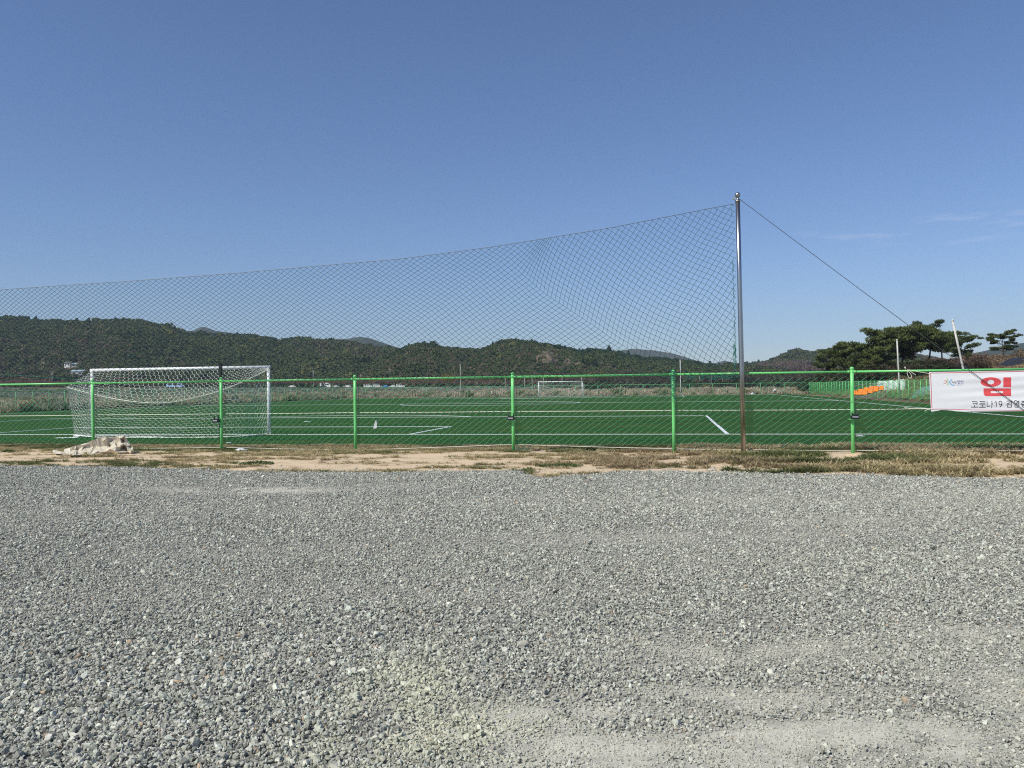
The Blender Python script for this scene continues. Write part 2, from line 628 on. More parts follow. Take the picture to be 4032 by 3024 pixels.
# ================================================================== THE GROUND
gmb = MB()
xs = np.concatenate([np.linspace(-4000, -300, 20), np.linspace(-280, 280, 57), np.linspace(300, 4000, 20)])
ys = np.concatenate([np.linspace(-400, -20, 8), np.linspace(0, 300, 61), np.linspace(320, 4200, 40)])
XX, YY = np.meshgrid(xs, ys)
aa, bb = fcoord(XX, YY)
inside = (1 - sstep(113, 119, aa)) * (1 - sstep(40, 43.5, np.abs(bb)))
rough = (fbm(XX, YY, 18, 3) - 0.5) * 0.9
tz = -0.07 + (1 - inside) * (rough - 0.15) * sstep(30, 60, YY)
gmb.grid(np.stack([XX, YY, tz], -1))
tag(gmb.build('ground', M['terrain'], smooth=True), 'dry brown flood plain round the pitch', kind='structure')

# dike beyond the flood plain carrying the cherry row
def dike_top(X):
    return np.interp(X, [-420, -300, -170, -120, -45, 20, 70, 200], [5.6, 5.2, 3.5, 2.9, 2.1, 1.1, 0.5, 0.2])


def dike_z(X, Y):
    return dike_top(X) * sstep(372, 436, Y) * (1 - 0.75 * sstep(505, 560, Y)) + (fbm(X, Y, 14, 21) - 0.5) * 0.8 * (1 - sstep(425, 436, Y)) - 0.35 + 0.35 * sstep(400, 436, Y)


mb = MB()
XX, YY = np.meshgrid(np.linspace(-460, 330, 160), np.linspace(360, 580, 60))
mb.grid(np.stack([XX, YY, dike_z(XX, YY)], -1))
tag(mb.build('embankment', M['terrain'], smooth=True), 'grassy river embankment carrying a row of bare cherry trees', kind='structure')

# knoll on the right beyond the side fence
def knoll_z(X, Y):
    a, b = fcoord(X, Y)
    s = sstep(41.6, 52, b) * 2.0 + sstep(50, 80, b) * 3.1
    s = s * sstep(-15, 30, a) * (1 - sstep(150, 215, a)) * (1 - 0.5 * sstep(95, 150, a) * (1 - sstep(46, 68, b)))
    s = s + (fbm(X, Y, 6, 31) - 0.5) * 0.9 * sstep(42.5, 47, b)
    return s - 0.06 - 0.5 * (1 - sstep(41.2, 42.2, b))


mb = MB()
A_, B_ = np.meshgrid(np.linspace(-20, 225, 110), np.linspace(41, 190, 90), indexing='ij')
PX = OX + A_ * AX[0] + B_ * RT[0]
PY = OY + A_ * AX[1] + B_ * RT[1]
mb.grid(np.stack([PX, PY, knoll_z(PX, PY)], -1))
tag(mb.build('knoll', M['bank'], smooth=True), 'brown grassy knoll rising behind the right hand fence', kind='structure')

# turf with its painted lines
mb = MB()
TA, TB = np.meshgrid(np.linspace(-5.4, 110.6, 117), np.linspace(-37.4, 37.4, 76), indexing='ij')
TP = np.stack([OX + TA * AX[0] + TB * RT[0], OY + TA * AX[1] + TB * RT[1], np.zeros_like(TA)], -1)
mb.grid(TP)
tag(mb.build('pitch_turf', M['turf']), 'dark green artificial turf of the football pitch', kind='structure')

mb = MB()
LW = 0.06
def strip(a0, b0, a1, b1, w=LW):
    p, q = np.array([a0, b0]), np.array([a1, b1])
    d = (q - p) / np.linalg.norm(q - p)
    nrm = np.array([-d[1], d[0]]) * w
    c = [p + nrm - d * w, q + nrm + d * w, q - nrm + d * w, p - nrm - d * w]
    mb.add([F(k[0], k[1], 0.011) for k in c] + [F(k[0], k[1], -.01) for k in c], [(3, 2, 1, 0), (0, 1, 5, 4), (1, 2, 6, 5), (2, 3, 7, 6), (3, 0, 4, 7)])
def ring(ca, cb, r, t0, t1, n=64):
    t = np.linspace(t0, t1, n)
    o_ = [F(ca + (r + LW) * math.cos(k), cb + (r + LW) * math.sin(k), 0.0115) for k in t]
    i_ = [F(ca + (r - LW) * math.cos(k), cb + (r - LW) * math.sin(k), 0.0115) for k in t]
    d_ = np.array([0, 0, .026])
    mb.add(o_ + i_ + [p - d_ for p in o_] + [p - d_ for p in i_], [q for k in range(n - 1) for q in ((k, k + 1, n + k + 1, n + k), (2 * n + k, 2 * n + k + 1, k + 1, k), (n + k, n + k + 1, 3 * n + k + 1, 3 * n + k))])
strip(0, -WID, 0, WID); strip(LEN, -WID, LEN, WID); strip(0.2, WID, LEN - .2, WID); strip(0.2, -WID, LEN - .2, -WID)
strip(LEN / 2, -WID + .2, LEN / 2, WID - .2)
for a0, s in ((0, 1), (LEN, -1)):
    for dep, hw in ((16.5, 20.16), (5.5, 9.16)):
        strip(a0 + s * .2, hw, a0 + s * dep, hw); strip(a0 + s * .2, -hw, a0 + s * dep, -hw)
        strip(a0 + s * dep, -hw + .2, a0 + s * dep, hw - .2)
    al = math.acos(5.5 / 9.15)
    ring(a0 + s * 11, 0, 9.15, (0 if s > 0 else PI) - al, (0 if s > 0 else PI) + al, 40)
    ring(a0 + s * 11, 0, 0.12, 0, 2 * PI, 14)
ring(LEN / 2, 0, 9.15, 0, 2 * PI, 90)
tag(mb.build('pitch_markings', M['white']), 'white painted lines of the football pitch', kind='structure')

# concrete edging in front of the turf
kerb = MB()
for i in range(60):
    b0 = -37.4 + i * 1.25
    kerb.box(F(-5.47, b0 + .62, -0.02), (1.235, 0.10, 0.07), rz=-TH)
tag(kerb.build('turf_kerb', M['concrete']), 'low pale concrete edging along the near turf edge', kind='structure')

# verge
EDGE = [(-700, 1834), (-200, 1836), (0, 1836), (420, 1838), (700, 1846), (1000, 1858), (1500, 1860), (1900, 1856), (2045, 1853), (2090, 1874), (2150, 1881), (2271, 1872), (2452, 1857), (2768, 1860), (3246, 1868), (3636, 1877), (4032, 1888), (4300, 1896), (4800, 1915)]
EP = np.array([fcoord(*G(x, y)[:2]) for x, y in EDGE])      # (a, b) of the gravel's edge
def edge_a(b):
    return np.interp(b, EP[:, 1], EP[:, 0])


def cover(X, Y):
    """how grassy the verge is, 0 bare sand to 1 matted grass"""
    a, b = fcoord(X, Y)
    t = (a - edge_a(b)) / np.maximum(-5.4 - edge_a(b), 0.5)
    n = .5 * fbm(X * 0.35, Y * 1.3, .9, 41, 5, 0.7) + .5 * fbm(X * .8, Y * 1.4, .55, 47, 4, .7)
    base = 0.42 + 0.42 * sstep(0.45, 0.75, t) + 0.10 * sstep(17, 22, b) - 0.10 * sstep(4, 0, b) * (1 - sstep(.5, .7, t))
    base = base - 0.18 * np.exp(-((t - .22) / .16) ** 2) * (1 - sstep(17, 21, b))
    hp = G(3378, 1800)
    return np.clip(base + (n - 0.5) * 4.2 - 2.5 * np.exp(-((X - hp[0]) / .42) ** 2 - ((Y - hp[1]) / .5) ** 2), 0, 1)


def verge_z(X, Y):
    a, b = fcoord(X, Y)
    c = cover(X, Y)
    e = sstep(edge_a(b) - .3, edge_a(b) + .8, a) * (1 - sstep(-6.1, -5.5, a))
    return -0.012 + e * (0.025 + 0.05 * (fbm(X, Y, 1.3, 51) - 0.3) + 0.015 * c)


mb = MB()
VA, VB = np.meshgrid(np.linspace(-16.5, -5.3, 120), np.linspace(-16, 40, 500), indexing='ij')
VX, VY = OX + VA * AX[0] + VB * RT[0], OY + VA * AX[1] + VB * RT[1]
mb.grid(np.stack([VX, VY, verge_z(VX, VY)], -1))
vo = mb.build('verge', M['verge'], smooth=True)
at = vo.data.attributes.new('cover', 'FLOAT', 'POINT')
at.data.foreach_set('value', cover(VX, VY).ravel().astype(np.float32))
tag(vo, 'sandy verge with dry grass between gravel and fence', kind='structure')

# gravel lot
def gravel_z(X, Y):
    a, b = fcoord(X, Y)
    return 0.004 + 0.035 * (fbm(X, Y, 2.2, 61, 3) - 0.5) * sstep(0, 1.5, edge_a(b) - a) - 0.03 * sstep(-.05, .25, a - edge_a(b))


def dust_glare(X, Y):
    """bare dusty patches where the stone is thin, plus one painted for windscreen glare"""
    d = np.zeros_like(X)
    for px, py, rx, ry, s in ((3350, 2905, 620, 70, 1.15), (2300, 2975, 620, 100, 1.1), (2250, 2810, 420, 60, .75), (3000, 2560, 700, 70, .6), (1080, 1925, 420, 16, 1.0), (2750, 2760, 800, 60, .7), (1750, 2960, 300, 90, .45), (3750, 2480, 420, 70, .5), (3250, 2990, 900, 60, .9), (3900, 2700, 300, 160, .5), (2500, 2120, 900, 30, .35), (3400, 2050, 700, 22, .35)):
        c = G(px, py)
        ex = abs(G(px + rx, py)[0] - c[0])
        ey = abs(G(px, py - ry)[1] - c[1])
        d = np.maximum(d, s * np.exp(-((X - c[0]) / ex) ** 2 - ((Y - c[1]) / ey) ** 2))
    n = .6 * fbm(X * .5, Y, .8, 81, 4) + .4 * fbm(X * .7, Y, .16, 85, 3)
    return np.clip(d * 1.35 * sstep(.30, .62, n) + 0.25 * sstep(.55, .75, fbm(X * .4, Y, 1.6, 91, 4)), 0, 1)


def glare_tint(X, Y):
    """yellowish windscreen glare painted into the stone and ground colour"""
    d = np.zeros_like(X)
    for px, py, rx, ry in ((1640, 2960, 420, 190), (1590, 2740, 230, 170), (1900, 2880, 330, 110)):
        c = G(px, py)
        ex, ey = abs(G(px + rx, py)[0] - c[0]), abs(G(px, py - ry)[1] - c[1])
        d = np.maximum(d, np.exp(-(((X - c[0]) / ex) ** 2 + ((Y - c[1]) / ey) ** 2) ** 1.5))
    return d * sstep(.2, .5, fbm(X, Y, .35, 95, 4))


mb = MB()
bs = np.linspace(-18, 42, 520)
rows = []
for t in np.linspace(0, 1, 190) ** 1.3:
    a_ = edge_a(bs) + 0.25 + 0.20 * (lattice_noise(bs, bs * 0, .45, 5) - .5) * (1 - t) - t * 32
    X, Y = OX + a_ * AX[0] + bs * RT[0], OY + a_ * AX[1] + bs * RT[1]
    rows.append(np.stack([X, Y, gravel_z(X, Y)], -1))
mb.grid(np.array(rows)[:, ::-1])
glo = mb.build('gravel_lot', M['gravel'], smooth=True)
gxy = np.concatenate(mb.v)
glo.data.attributes.new('dust_glare', 'FLOAT', 'POINT').data.foreach_set('value', np.maximum(dust_glare(gxy[:, 0], gxy[:, 1]), .8 * glare_tint(gxy[:, 0], gxy[:, 1])).astype(np.float32))  # windscreen glare painted into the base beside the real dust
tag(glo, 'grey crushed stone parking lot in front of the fence', kind='structure')

# ================================================================== GRAVEL STONES (stuff)
M['stone'] = mat_attr('crushed_stone', rough=0.85, fleck=0.18, fscale=1.2, bump=0.25, bscale=3)
stone_src = []
for k in range(8):
    bm = bmesh.new()
    for i in range(11):
        v = Vector((random.gauss(0, 1), random.gauss(0, 1), random.gauss(0, 1))).normalized()
        v *= random.uniform(0.8, 1.05)
        bm.verts.new((v.x * random.uniform(.55, .75), v.y * 0.52, v.z * random.uniform(.38, .50)))
    bmesh.ops.convex_hull(bm, input=bm.verts)
    bmesh.ops.delete(bm, geom=[v for v in bm.verts if not v.link_faces], context='VERTS')
    me = bpy.data.meshes.new('stone')
    bm.to_mesh(me)
    bm.free()
    me.materials.append(M['stone'])
    stone_src.append(bpy.data.objects.new('stone', me))


def gravel_points():
    out = []
    # bands by distance: (near, far, stones per square metre)
    for d0, d1, dens in ((2.6, 5.2, 5600), (5.2, 8, 4100), (8, 12, 2500), (12, 21, 1350)):
        w = 1.45 * d1 + 9.0
        area = w * (d1 - d0)
        n = int(area * dens)
        X = RNG.uniform(-w / 2, w / 2, n)
        Y = RNG.uniform(d0, d1, n)
        k = (np.abs(X) < 0.70 * Y + 1.3) | ((np.abs(X) < 0.70 * Y + 4.4) & (RNG.random(n) < .55))
        out.append(np.stack([X[k], Y[k]], 1))
    P = np.concatenate(out)
    a, b = fcoord(P[:, 0], P[:, 1])
    e = edge_a(b) - a
    spill = fbm(P[:, 0], P[:, 1], .5, 71)
    keep = RNG.random(len(P)) < np.maximum(sstep(-0.30, 0.22, e + (spill - .5) * .7), .10 * sstep(-1.3, -.1, e) * sstep(.4, .6, spill))
    return P[keep]


P = gravel_points()
D_ = dust_glare(P[:, 0], P[:, 1])
n = len(P)
size = np.exp(RNG.normal(math.log(0.0132), 0.40, n)) * (1 + .35 * sstep(6, 13, P[:, 1]))
leftness = sstep(2, -3, P[:, 0]) * sstep(8, 4, P[:, 1])
size *= (1 + 0.26 * leftness) * (1 - 0.35 * D_)
size = np.clip(size, 0.006, 0.055)
keep = RNG.random(n) > D_ * np.clip(.10 + (size - .008) / .014 * .50, .10, .80)
P, D_, size = P[keep], D_[keep], size[keep]
n = len(P)
zz = np.maximum(gravel_z(P[:, 0], P[:, 1]), verge_z(P[:, 0], P[:, 1])) + size * 0.12 + np.abs(RNG.normal(0, .008, n)) * (1 - D_)
tone = np.clip(RNG.normal(0.385, 0.115, n), 0.10, 0.66)
bright = RNG.random(n) < 0.05
tone[bright] = RNG.uniform(.50, .68, bright.sum())
hue = RNG.random((n, 3))
tint = tone[:, None] * np.array([0.99, 0.995, 0.85])[None] * (1 + (hue - .5) * np.array([.09, .04, .06]))
tan = RNG.random(n) < 0.010
tint[tan] = np.array([0.46, 0.35, 0.24]) * RNG.uniform(.7, 1.2, (tan.sum(), 1))
dd_ = (D_ * .65)[:, None]
tint = tint * (1 - dd_) + np.array([0.50, 0.48, 0.41]) * RNG.uniform(.75, 1.15, (n, 1)) * dd_
glare = (.62 * glare_tint(P[:, 0], P[:, 1]))[:, None]
tint = tint * (1 - glare) + np.array([0.60, 0.60, 0.44]) * RNG.uniform(.7, 1.1, (n, 1)) * glare  # yellowish windscreen glare painted into the stone tint
rot = np.stack([RNG.normal(0, .6, n), RNG.normal(0, .6, n), RNG.uniform(0, 2 * PI, n)], 1)
scatter('gravel_stones', np.stack([P[:, 0], P[:, 1], zz], 1), size, rot, tint, RNG.integers(0, 8, n), stone_src, 'loose grey crushed stones covering the parking lot')

# ================================================================== VERGE GRASS (stuff)
M['blade'] = mat_attr('grass_blade', rough=0.75, transl=0.42)
tuft_src = []
for k in range(5):
    mb = MB()
    for i in range(16):
        a = random.uniform(0, 2 * PI)
        r0 = random.uniform(0, .45)
        L_ = random.uniform(.45, 1.0)
        lean = random.uniform(.25, 1.1)
        p0 = np.array([r0 * math.cos(a), r0 * math.sin(a), 0])
        a2 = a + random.uniform(-.8, .8)
        d = np.array([math.cos(a2) * math.sin(lean), math.sin(a2) * math.sin(lean), math.cos(lean)])
        s = np.array([-math.sin(a2), math.cos(a2), 0]) * 0.045
        p1 = p0 + d * L_ * .6
        p2 = p0 + d * L_ + np.array([math.cos(a2), math.sin(a2), -.6]) * L_ * .2
        mb.add([p0 - s, p0 + s, p1 + s * .8, p1 - s * .8, p2], [(0, 1, 2, 3), (3, 2, 4)])
    tuft_src.append(source_obj('grass_tuft', mb, M['blade']))
n = 110000
A1 = RNG.uniform(-13.2, -5.5, n)
B1 = RNG.uniform(-10, 34, n)
X, Y = OX + A1 * AX[0] + B1 * RT[0], OY + A1 * AX[1] + B1 * RT[1]
c = cover(X, Y)
e = A1 - edge_a(B1)
k = (RNG.random(n) < np.clip((c - .38) * 1.25, 0, .95)) & (e > -0.05) & (np.abs(X) < .74 * Y + 3)
X, Y, c, e, B1 = X[k], Y[k], c[k], e[k], B1[k]
n = len(X)
greenp = sstep(.50, .66, fbm(X * .6, Y, 1.1, 101, 4))
dry = np.array([0.64, 0.53, 0.33])
olive = np.array([0.33, 0.29, 0.135])
grn = np.array([0.12, 0.16, 0.05])
brown = np.array([0.36, 0.27, 0.175])
mixv = RNG.random((n, 1))
tint = dry * mixv + olive * (1 - mixv)
bp_ = sstep(.5, .62, fbm(X * .5, Y, 1.5, 111, 3))[:, None]
tint = tint * (1 - .6 * bp_) + brown * .6 * bp_
gp = greenp[:, None] * 0.85
tint = (tint * (1 - gp) + grn * gp) * RNG.uniform(.75, 1.25, (n, 1))
hgt = RNG.uniform(.035, .09, n) * (1 + .9 * sstep(14, 22, B1)) * (0.7 + .5 * c)
sc = np.stack([hgt * 1.5, hgt * 1.5, hgt], 1)
scatter('dry_grass', np.stack([X, Y, verge_z(X, Y) - .004], 1), sc, np.stack([np.zeros(n), np.zeros(n), RNG.uniform(0, 6.28, n)], 1), tint, RNG.integers(0, 5, n), tuft_src, 'short dry and green grass tufts on the sandy verge')

# ================================================================== HILLS
def ridge_fn(prof):
    pr = np.array(prof, float)
    return lambda px: np.interp(px, pr[:, 0], pr[:, 1])


def skyz(px, y, D):
    hy = 1512 + math.tan(PITCH) * FOC - (px - 2016) * math.sin(ROLL)
    return CAMH + (hy - y) / FOC * D


class Ridge:
    def __init__(self, prof, D0, D1, zbase, seed, lower=0.0):
        self.fn, self.D0, self.D1, self.zb, self.seed, self.lower = ridge_fn(prof), D0, D1, zbase, seed, lower
        self.p0, self.p1 = prof[0][0], prof[-1][0]

    def pos(self, px, t):
        """t: 0 foot, 1 crest, up to 1.6 down the back"""
        px, t = np.asarray(px, float), np.asarray(t, float)
        wob = (fbm(px, px * 0 + self.seed, 380, self.seed, 3) - .5) * 0.30
        D = self.D0 + (self.D1 - self.D0) * (t + wob * np.clip(t * (1 - t) * 4, 0, 1))
        zc = skyz(px, self.fn(px), self.D1) - self.lower
        X = (px - 2016) / FOC * D
        s = np.where(t <= 1, 1 - (1 - np.clip(t, 0, 1)) ** 1.5, 1 - ((t - 1) / .6) ** 1.5 * 0.6)
        gul = (fbm(X, D, 120, self.seed + 7, 4) - .5) * 0.30 * np.clip(t * (1 - t) * 4, 0, 1)
        z = self.zb + (zc - self.zb) * np.clip(s + gul, -0.1, None)
        z = np.where(t <= 1, np.minimum(z, CAMH + (zc - CAMH) * D / self.D1 * 0.995 + (zc * 0 if True else 0)), z)
        return np.stack([X, D, z], -1)

    def mesh(self, name, material, label, nx=140, ny=46):
        mb = MB()
        PXX, TT = np.meshgrid(np.linspace(self.p0, self.p1, nx), np.linspace(-.04, 1.6, ny))
        mb.grid(self.pos(PXX, TT))
        o = mb.build(name, material, smooth=True)
        return tag(o, label, kind='structure')


left_prof = [(-900, 1260), (-400, 1262), (-150, 1250), (0, 1247), (60, 1245), (120, 1253), (220, 1257), (330, 1262), (440, 1254), (520, 1254), (600, 1266), (680, 1285), (740, 1303), (800, 1310), (900, 1312), (1000, 1314), (1080, 1331), (1122, 1335), (1167, 1326), (1210, 1328), (1240, 1333), (1343, 1337), (1389, 1341), (1452, 1355), (1511, 1364), (1574, 1369), (1660, 1376), (1800, 1395), (1950, 1430), (2100, 1480)]
mid_prof = [(1420, 1450), (1520, 1400), (1597, 1364), (1651, 1350), (1690, 1350), (1732, 1359), (1791, 1370), (1881, 1374), (1927, 1359), (1960, 1344), (2004, 1332), (2049, 1335), (2126, 1347), (2216, 1363), (2298, 1379), (2325, 1373), (2352, 1371), (2397, 1378), (2442, 1387), (2551, 1405), (2623, 1407), (2714, 1418), (2759, 1429), (2830, 1436), (2940, 1437), (3060, 1450), (3200, 1480)]
right_prof = [(2600, 1470), (2760, 1440), (2900, 1437), (2954, 1431), (2981, 1432), (3008, 1426), (3045, 1413), (3081, 1399), (3104, 1391), (3117, 1381), (3133, 1375), (3153, 1376), (3180, 1382), (3207, 1393), (3244, 1387), (3280, 1373), (3330, 1362), (3400, 1372), (3500, 1380), (3640, 1400), (3800, 1430), (3950, 1470)]
RL = Ridge(left_prof, 560, 900, 2.0, 201, 6.6)
RM = Ridge(mid_prof, 470, 690, 1.0, 202, 4.9)
RR = Ridge(right_prof, 700, 1150, 0.0, 203, 5.2)
RL.mesh('wooded_hill', M['hill'], 'long dark wooded hill across the left background')
RM.mesh('quarry_hill', M['hill'], 'wooded hill with rocky quarry face behind the far goal')
RR.mesh('purple_hill', M['hill'], 'purple brown hill right of the steel pole')
blue = [([(560, 1345), (700, 1318), (758, 1303), (775, 1294), (800, 1285), (820, 1290), (853, 1302), (900, 1307), (950, 1314), (1040, 1330), (1150, 1350)], 2500, 'blue_peak', 'small distant blue peak above the left ridge'),
        ([(1120, 1348), (1235, 1335), (1330, 1334), (1375, 1333), (1393, 1328), (1420, 1325), (1452, 1329), (1480, 1338), (1520, 1352), (1555, 1364), (1650, 1392)], 2300, 'blue_dome', 'distant blue rounded hill above the middle of the ridge'),
        ([(2300, 1400), (2400, 1385), (2450, 1379), (2492, 1372), (2578, 1379), (2646, 1390), (2690, 1402), (2736, 1417), (2790, 1432), (2820, 1428), (2850, 1420), (2880, 1424), (2920, 1436), (3000, 1452)], 2900, 'pale_ridge', 'pale blue far ridge left of the steel pole'),
        ([(3700, 1425), (3830, 1392), (3900, 1376), (3960, 1362), (4010, 1352), (4060, 1346), (4200, 1338), (4500, 1330)], 1500, 'green_ridge', 'dark green ridge behind the lone pine at the right')]
for prof, D, nm, lb in blue:
    Ridge(prof, D * .72, D, 0, 300 + int(D), 0).mesh(nm, M['far_hill'], lb, 90, 24)

# forest on the hills
M['leaf'] = mat_attr('hill_tree_leaf', rough=0.8, transl=0.12, spec=0.2)
def clump_source(nleaf, shape, seed, leaf=.16):
    r = random.Random(seed)
    mb = MB()
    lobes = [(r.uniform(-.3, .3), r.uniform(-.3, .3), r.uniform(.3, .75), r.uniform(.25, .42)) for _ in range(7)]
    for i in range(nleaf):
        lx, ly, lz, lr = lobes[i % 7]
        v = Vector((r.gauss(0, 1), r.gauss(0, 1), r.gauss(0, 1))).normalized() * lr * r.uniform(.75, 1.05)
        c = Vector((lx, ly, lz)) + Vector((v.x, v.y, v.z * .85))
        if shape == 'cone':
            k = max(.1, 1.15 - c.z)
            c.x *= k; c.y *= k
            c.z *= 1.25
        nrm = (v.normalized() + Vector((r.uniform(-.7, .7), r.uniform(-.7, .7), r.uniform(-.5, .7)))).normalized()
        t = nrm.orthogonal().normalized()
        b = nrm.cross(t)
        s = leaf * r.uniform(.7, 1.4)
        mb.add([c + t * s, c + b * s * .8 - t * s * .3, c - t * s * .8, c - b * s * .8], [(0, 1, 2, 3)])
    for k in range(3):
        mb.tube([(0, 0, -.05), (r.uniform(-.05, .05), r.uniform(-.05, .05), .5)], [.04, .02], 4)
    return source_obj('hill_tree', mb, M['leaf'])


hill_src = [clump_source(150, 'round', 1), clump_source(150, 'round', 2), clump_source(140, 'cone', 3), clump_source(140, 'cone', 4), clump_source(110, 'round', 5, .11)]
PINE, OLIVE, FRESH, BARE, PURP = map(np.array, ((0.024, 0.052, 0.020), (0.062, 0.080, 0.026), (0.125, 0.130, 0.038), (0.115, 0.092, 0.054), (0.105, 0.076, 0.068)))


def forest(ridge, n, name, label, mixw, size, barren=()):
    px = RNG.uniform(ridge.p0, ridge.p1, n)
    t = RNG.uniform(0, 1, n) ** 0.9 * 1.08
    extra = int(n * .12)
    px[:extra] = RNG.uniform(ridge.p0, ridge.p1, extra)
    t[:extra] = RNG.uniform(.965, 1.01, extra)
    P = ridge.pos(px, t)
    keep = np.ones(n, bool)
    for (bx, bt, rx, rt_) in barren:
        q = ((px - bx) / rx) ** 2 + ((t - bt) / rt_) ** 2
        keep &= (q > 1) | (RNG.random(n) < .42)
    P, px, t = P[keep], px[keep], t[keep]
    m = len(P)
    n1 = .5 + 1.35 * (fbm(P[:, 0], P[:, 1] * .6, 95, ridge.seed + 11, 4) - .5) + RNG.normal(0, .04, m)
    n2 = fbm(P[:, 0], P[:, 1] * .6, 45, ridge.seed + 17, 4) + RNG.normal(0, .05, m)
    top = sstep(.55, .95, t)
    wp, wo, wf, wb, wu = mixw
    w = np.stack([wp * (.35 + 1.2 * top) * sstep(.38, .55, n1), wo * np.ones(m), wf * sstep(.54, .66, n2), wb * sstep(.60, .42, n1) * (1.15 - top), wu * sstep(.62, .40, n1) * (1.1 - .6 * top)], 1)
    w = w ** 3.0
    w /= w.sum(1, keepdims=True)
    pick = (w.cumsum(1) > RNG.random((m, 1))).argmax(1)
    cols = np.array([PINE, OLIVE, FRESH, BARE, PURP])[pick] * RNG.uniform(.78, 1.25, (m, 1)) * (1 + (RNG.random((m, 3)) - .5) * .14)
    idx = np.where(pick == 0, np.where(RNG.random(m) < .12, 2, RNG.integers(0, 2, m)), np.where(pick >= 3, 4, RNG.integers(0, 2, m)))
    s = size * np.exp(RNG.normal(0, .22, m))
    sc = np.stack([s, s, s * RNG.uniform(.85, 1.2, m)], 1)
    P[:, 2] -= .4
    scatter(name, P, sc, np.stack([np.zeros(m), np.zeros(m), RNG.uniform(0, 6.28, m)], 1), cols, idx, hill_src, label)


forest(RL, 30000, 'left_hill_forest', 'mixed pine and oak forest covering the long left hill', (1.20, 1.0, .80, .80, .30), 4.3, barren=((30, .66, 120, .035), (195, .17, 60, .022), (250, .135, 50, .02), (290, .16, 60, .03), (312, .095, 40, .03)))
forest(RM, 24000, 'quarry_hill_forest', 'pine forest covering the hill behind the far goal', (1.20, 1.0, .70, .80, .3), 3.2, barren=((2160, .36, 75, .17), (2290, .36, 115, .15), (1540, .22, 30, .15), (2460, .34, 130, .13)))
forest(RR, 17000, 'purple_hill_forest', 'bare purple brown woodland with pines on the right hill', (.7, .6, .3, 1.1, 1.5), 4.2)

# bare rock on the quarry hill
def rock_patch(ridge, cx, ct, rx, rt_, name, label, seed):
    mb = MB()
    U, V = np.meshgrid(np.linspace(-1, 1, 46), np.linspace(-1, 1, 20))
    rr = U ** 2 + V ** 2
    P = ridge.pos(cx + U * rx, np.clip(ct + V * rt_, 0, 1))
    edge = sstep(1.0, .55, rr + (fbm(U * 10, V * 10, 4, seed) - .5) * .8)
    rug = fbm(P[..., 0], P[..., 2] * 3, 9, seed + 1, 4)
    P[..., 2] += -2.5 + edge * (5.0 + 9.0 * (rug - .5))
    P[..., 1] -= edge * 9 * (fbm(P[..., 0], P[..., 1], 7, seed + 2, 4) - .35)
    mb.grid(P)
    return tag(mb.build(name, M['rock']), label, kind='structure')


rock_patch(RM, 2160, .42, 55, .12, 'quarry_face', 'orange brown quarry face on the hill above the far goal', 401)
rock_patch(RM, 2290, .41, 100, .10, 'rock_outcrop', 'grey brown rock outcrop right of the orange quarry face', 406)
rock_patch(RM, 1540, .22, 24, .12, 'landslip', 'small tan landslip scar on the wooded hill', 402)
rock_patch(RM, 2460, .38, 115, .08, 'scree_slope', 'grey scree slope right of the quarry face', 403)
rock_patch(RL, 195, .175, 40, .012, 'terraced_field', 'pale terraced fields at the foot of the left hill', 404)
rock_patch(RL, 250, .14, 34, .010, 'field_strip', 'pale field strip below the terraced field', 407)
rock_patch(RL, 20, .665, 80, .016, 'grass_clearing', 'tan clearing high on the left hill', 405)

# ================================================================== BRUSH (stuff)
M['twig'] = mat_attr('brush_twig', rough=0.9, transl=0.2)
def brush_source(seed, n=90, blade=False):
    r = random.Random(seed)
    mb = MB()
    for i in range(n):
        a, l = r.uniform(0, 6.28), r.uniform(.1, .9) if not blade else r.uniform(.02, .45)
        h = r.uniform(.5, 1.0)
        p0 = np.array([r.gauss(0, .25), r.gauss(0, .25), 0])
        p1 = p0 + np.array([math.cos(a) * l * .7, math.sin(a) * l * .7, h])
        s = np.array([-math.sin(a), math.cos(a), .2]) * (.05 if blade else .035)
        q = p0 + (p1 - p0) * .5
        mb.add([q * .5 + p0 * .5 - s, q * .5 + p0 * .5 + s, p1], [(0, 1, 2)])
        if not blade:
            for k in range(2):
                e = p1 + np.array([r.gauss(0, .16), r.gauss(0, .16), r.gauss(0, .1)])
                mb.add([p1, p1 + s * 2.2, e], [(0, 1, 2)])
    return source_obj('brush_clump', mb, M['twig'])


brush_src = [brush_source(1), brush_source(2), brush_source(3, 80, True), brush_source(4, 80, True)]


def brush(name, label, P, hgt, cols, reed, wide=1.2):
    m = len(P)
    idx = np.where(RNG.random(m) < reed, RNG.integers(2, 4, m), RNG.integers(0, 2, m))
    s = hgt * np.exp(RNG.normal(0, .3, m))
    ci = RNG.integers(0, len(cols), m)
    cc = np.array(cols)[ci] * RNG.uniform(.7, 1.3, (m, 1))
    scatter(name, P, np.stack([s * wide, s * wide, s], 1), np.stack([np.zeros(m), np.zeros(m), RNG.uniform(0, 6.28, m)], 1), cc, idx, brush_src, label)


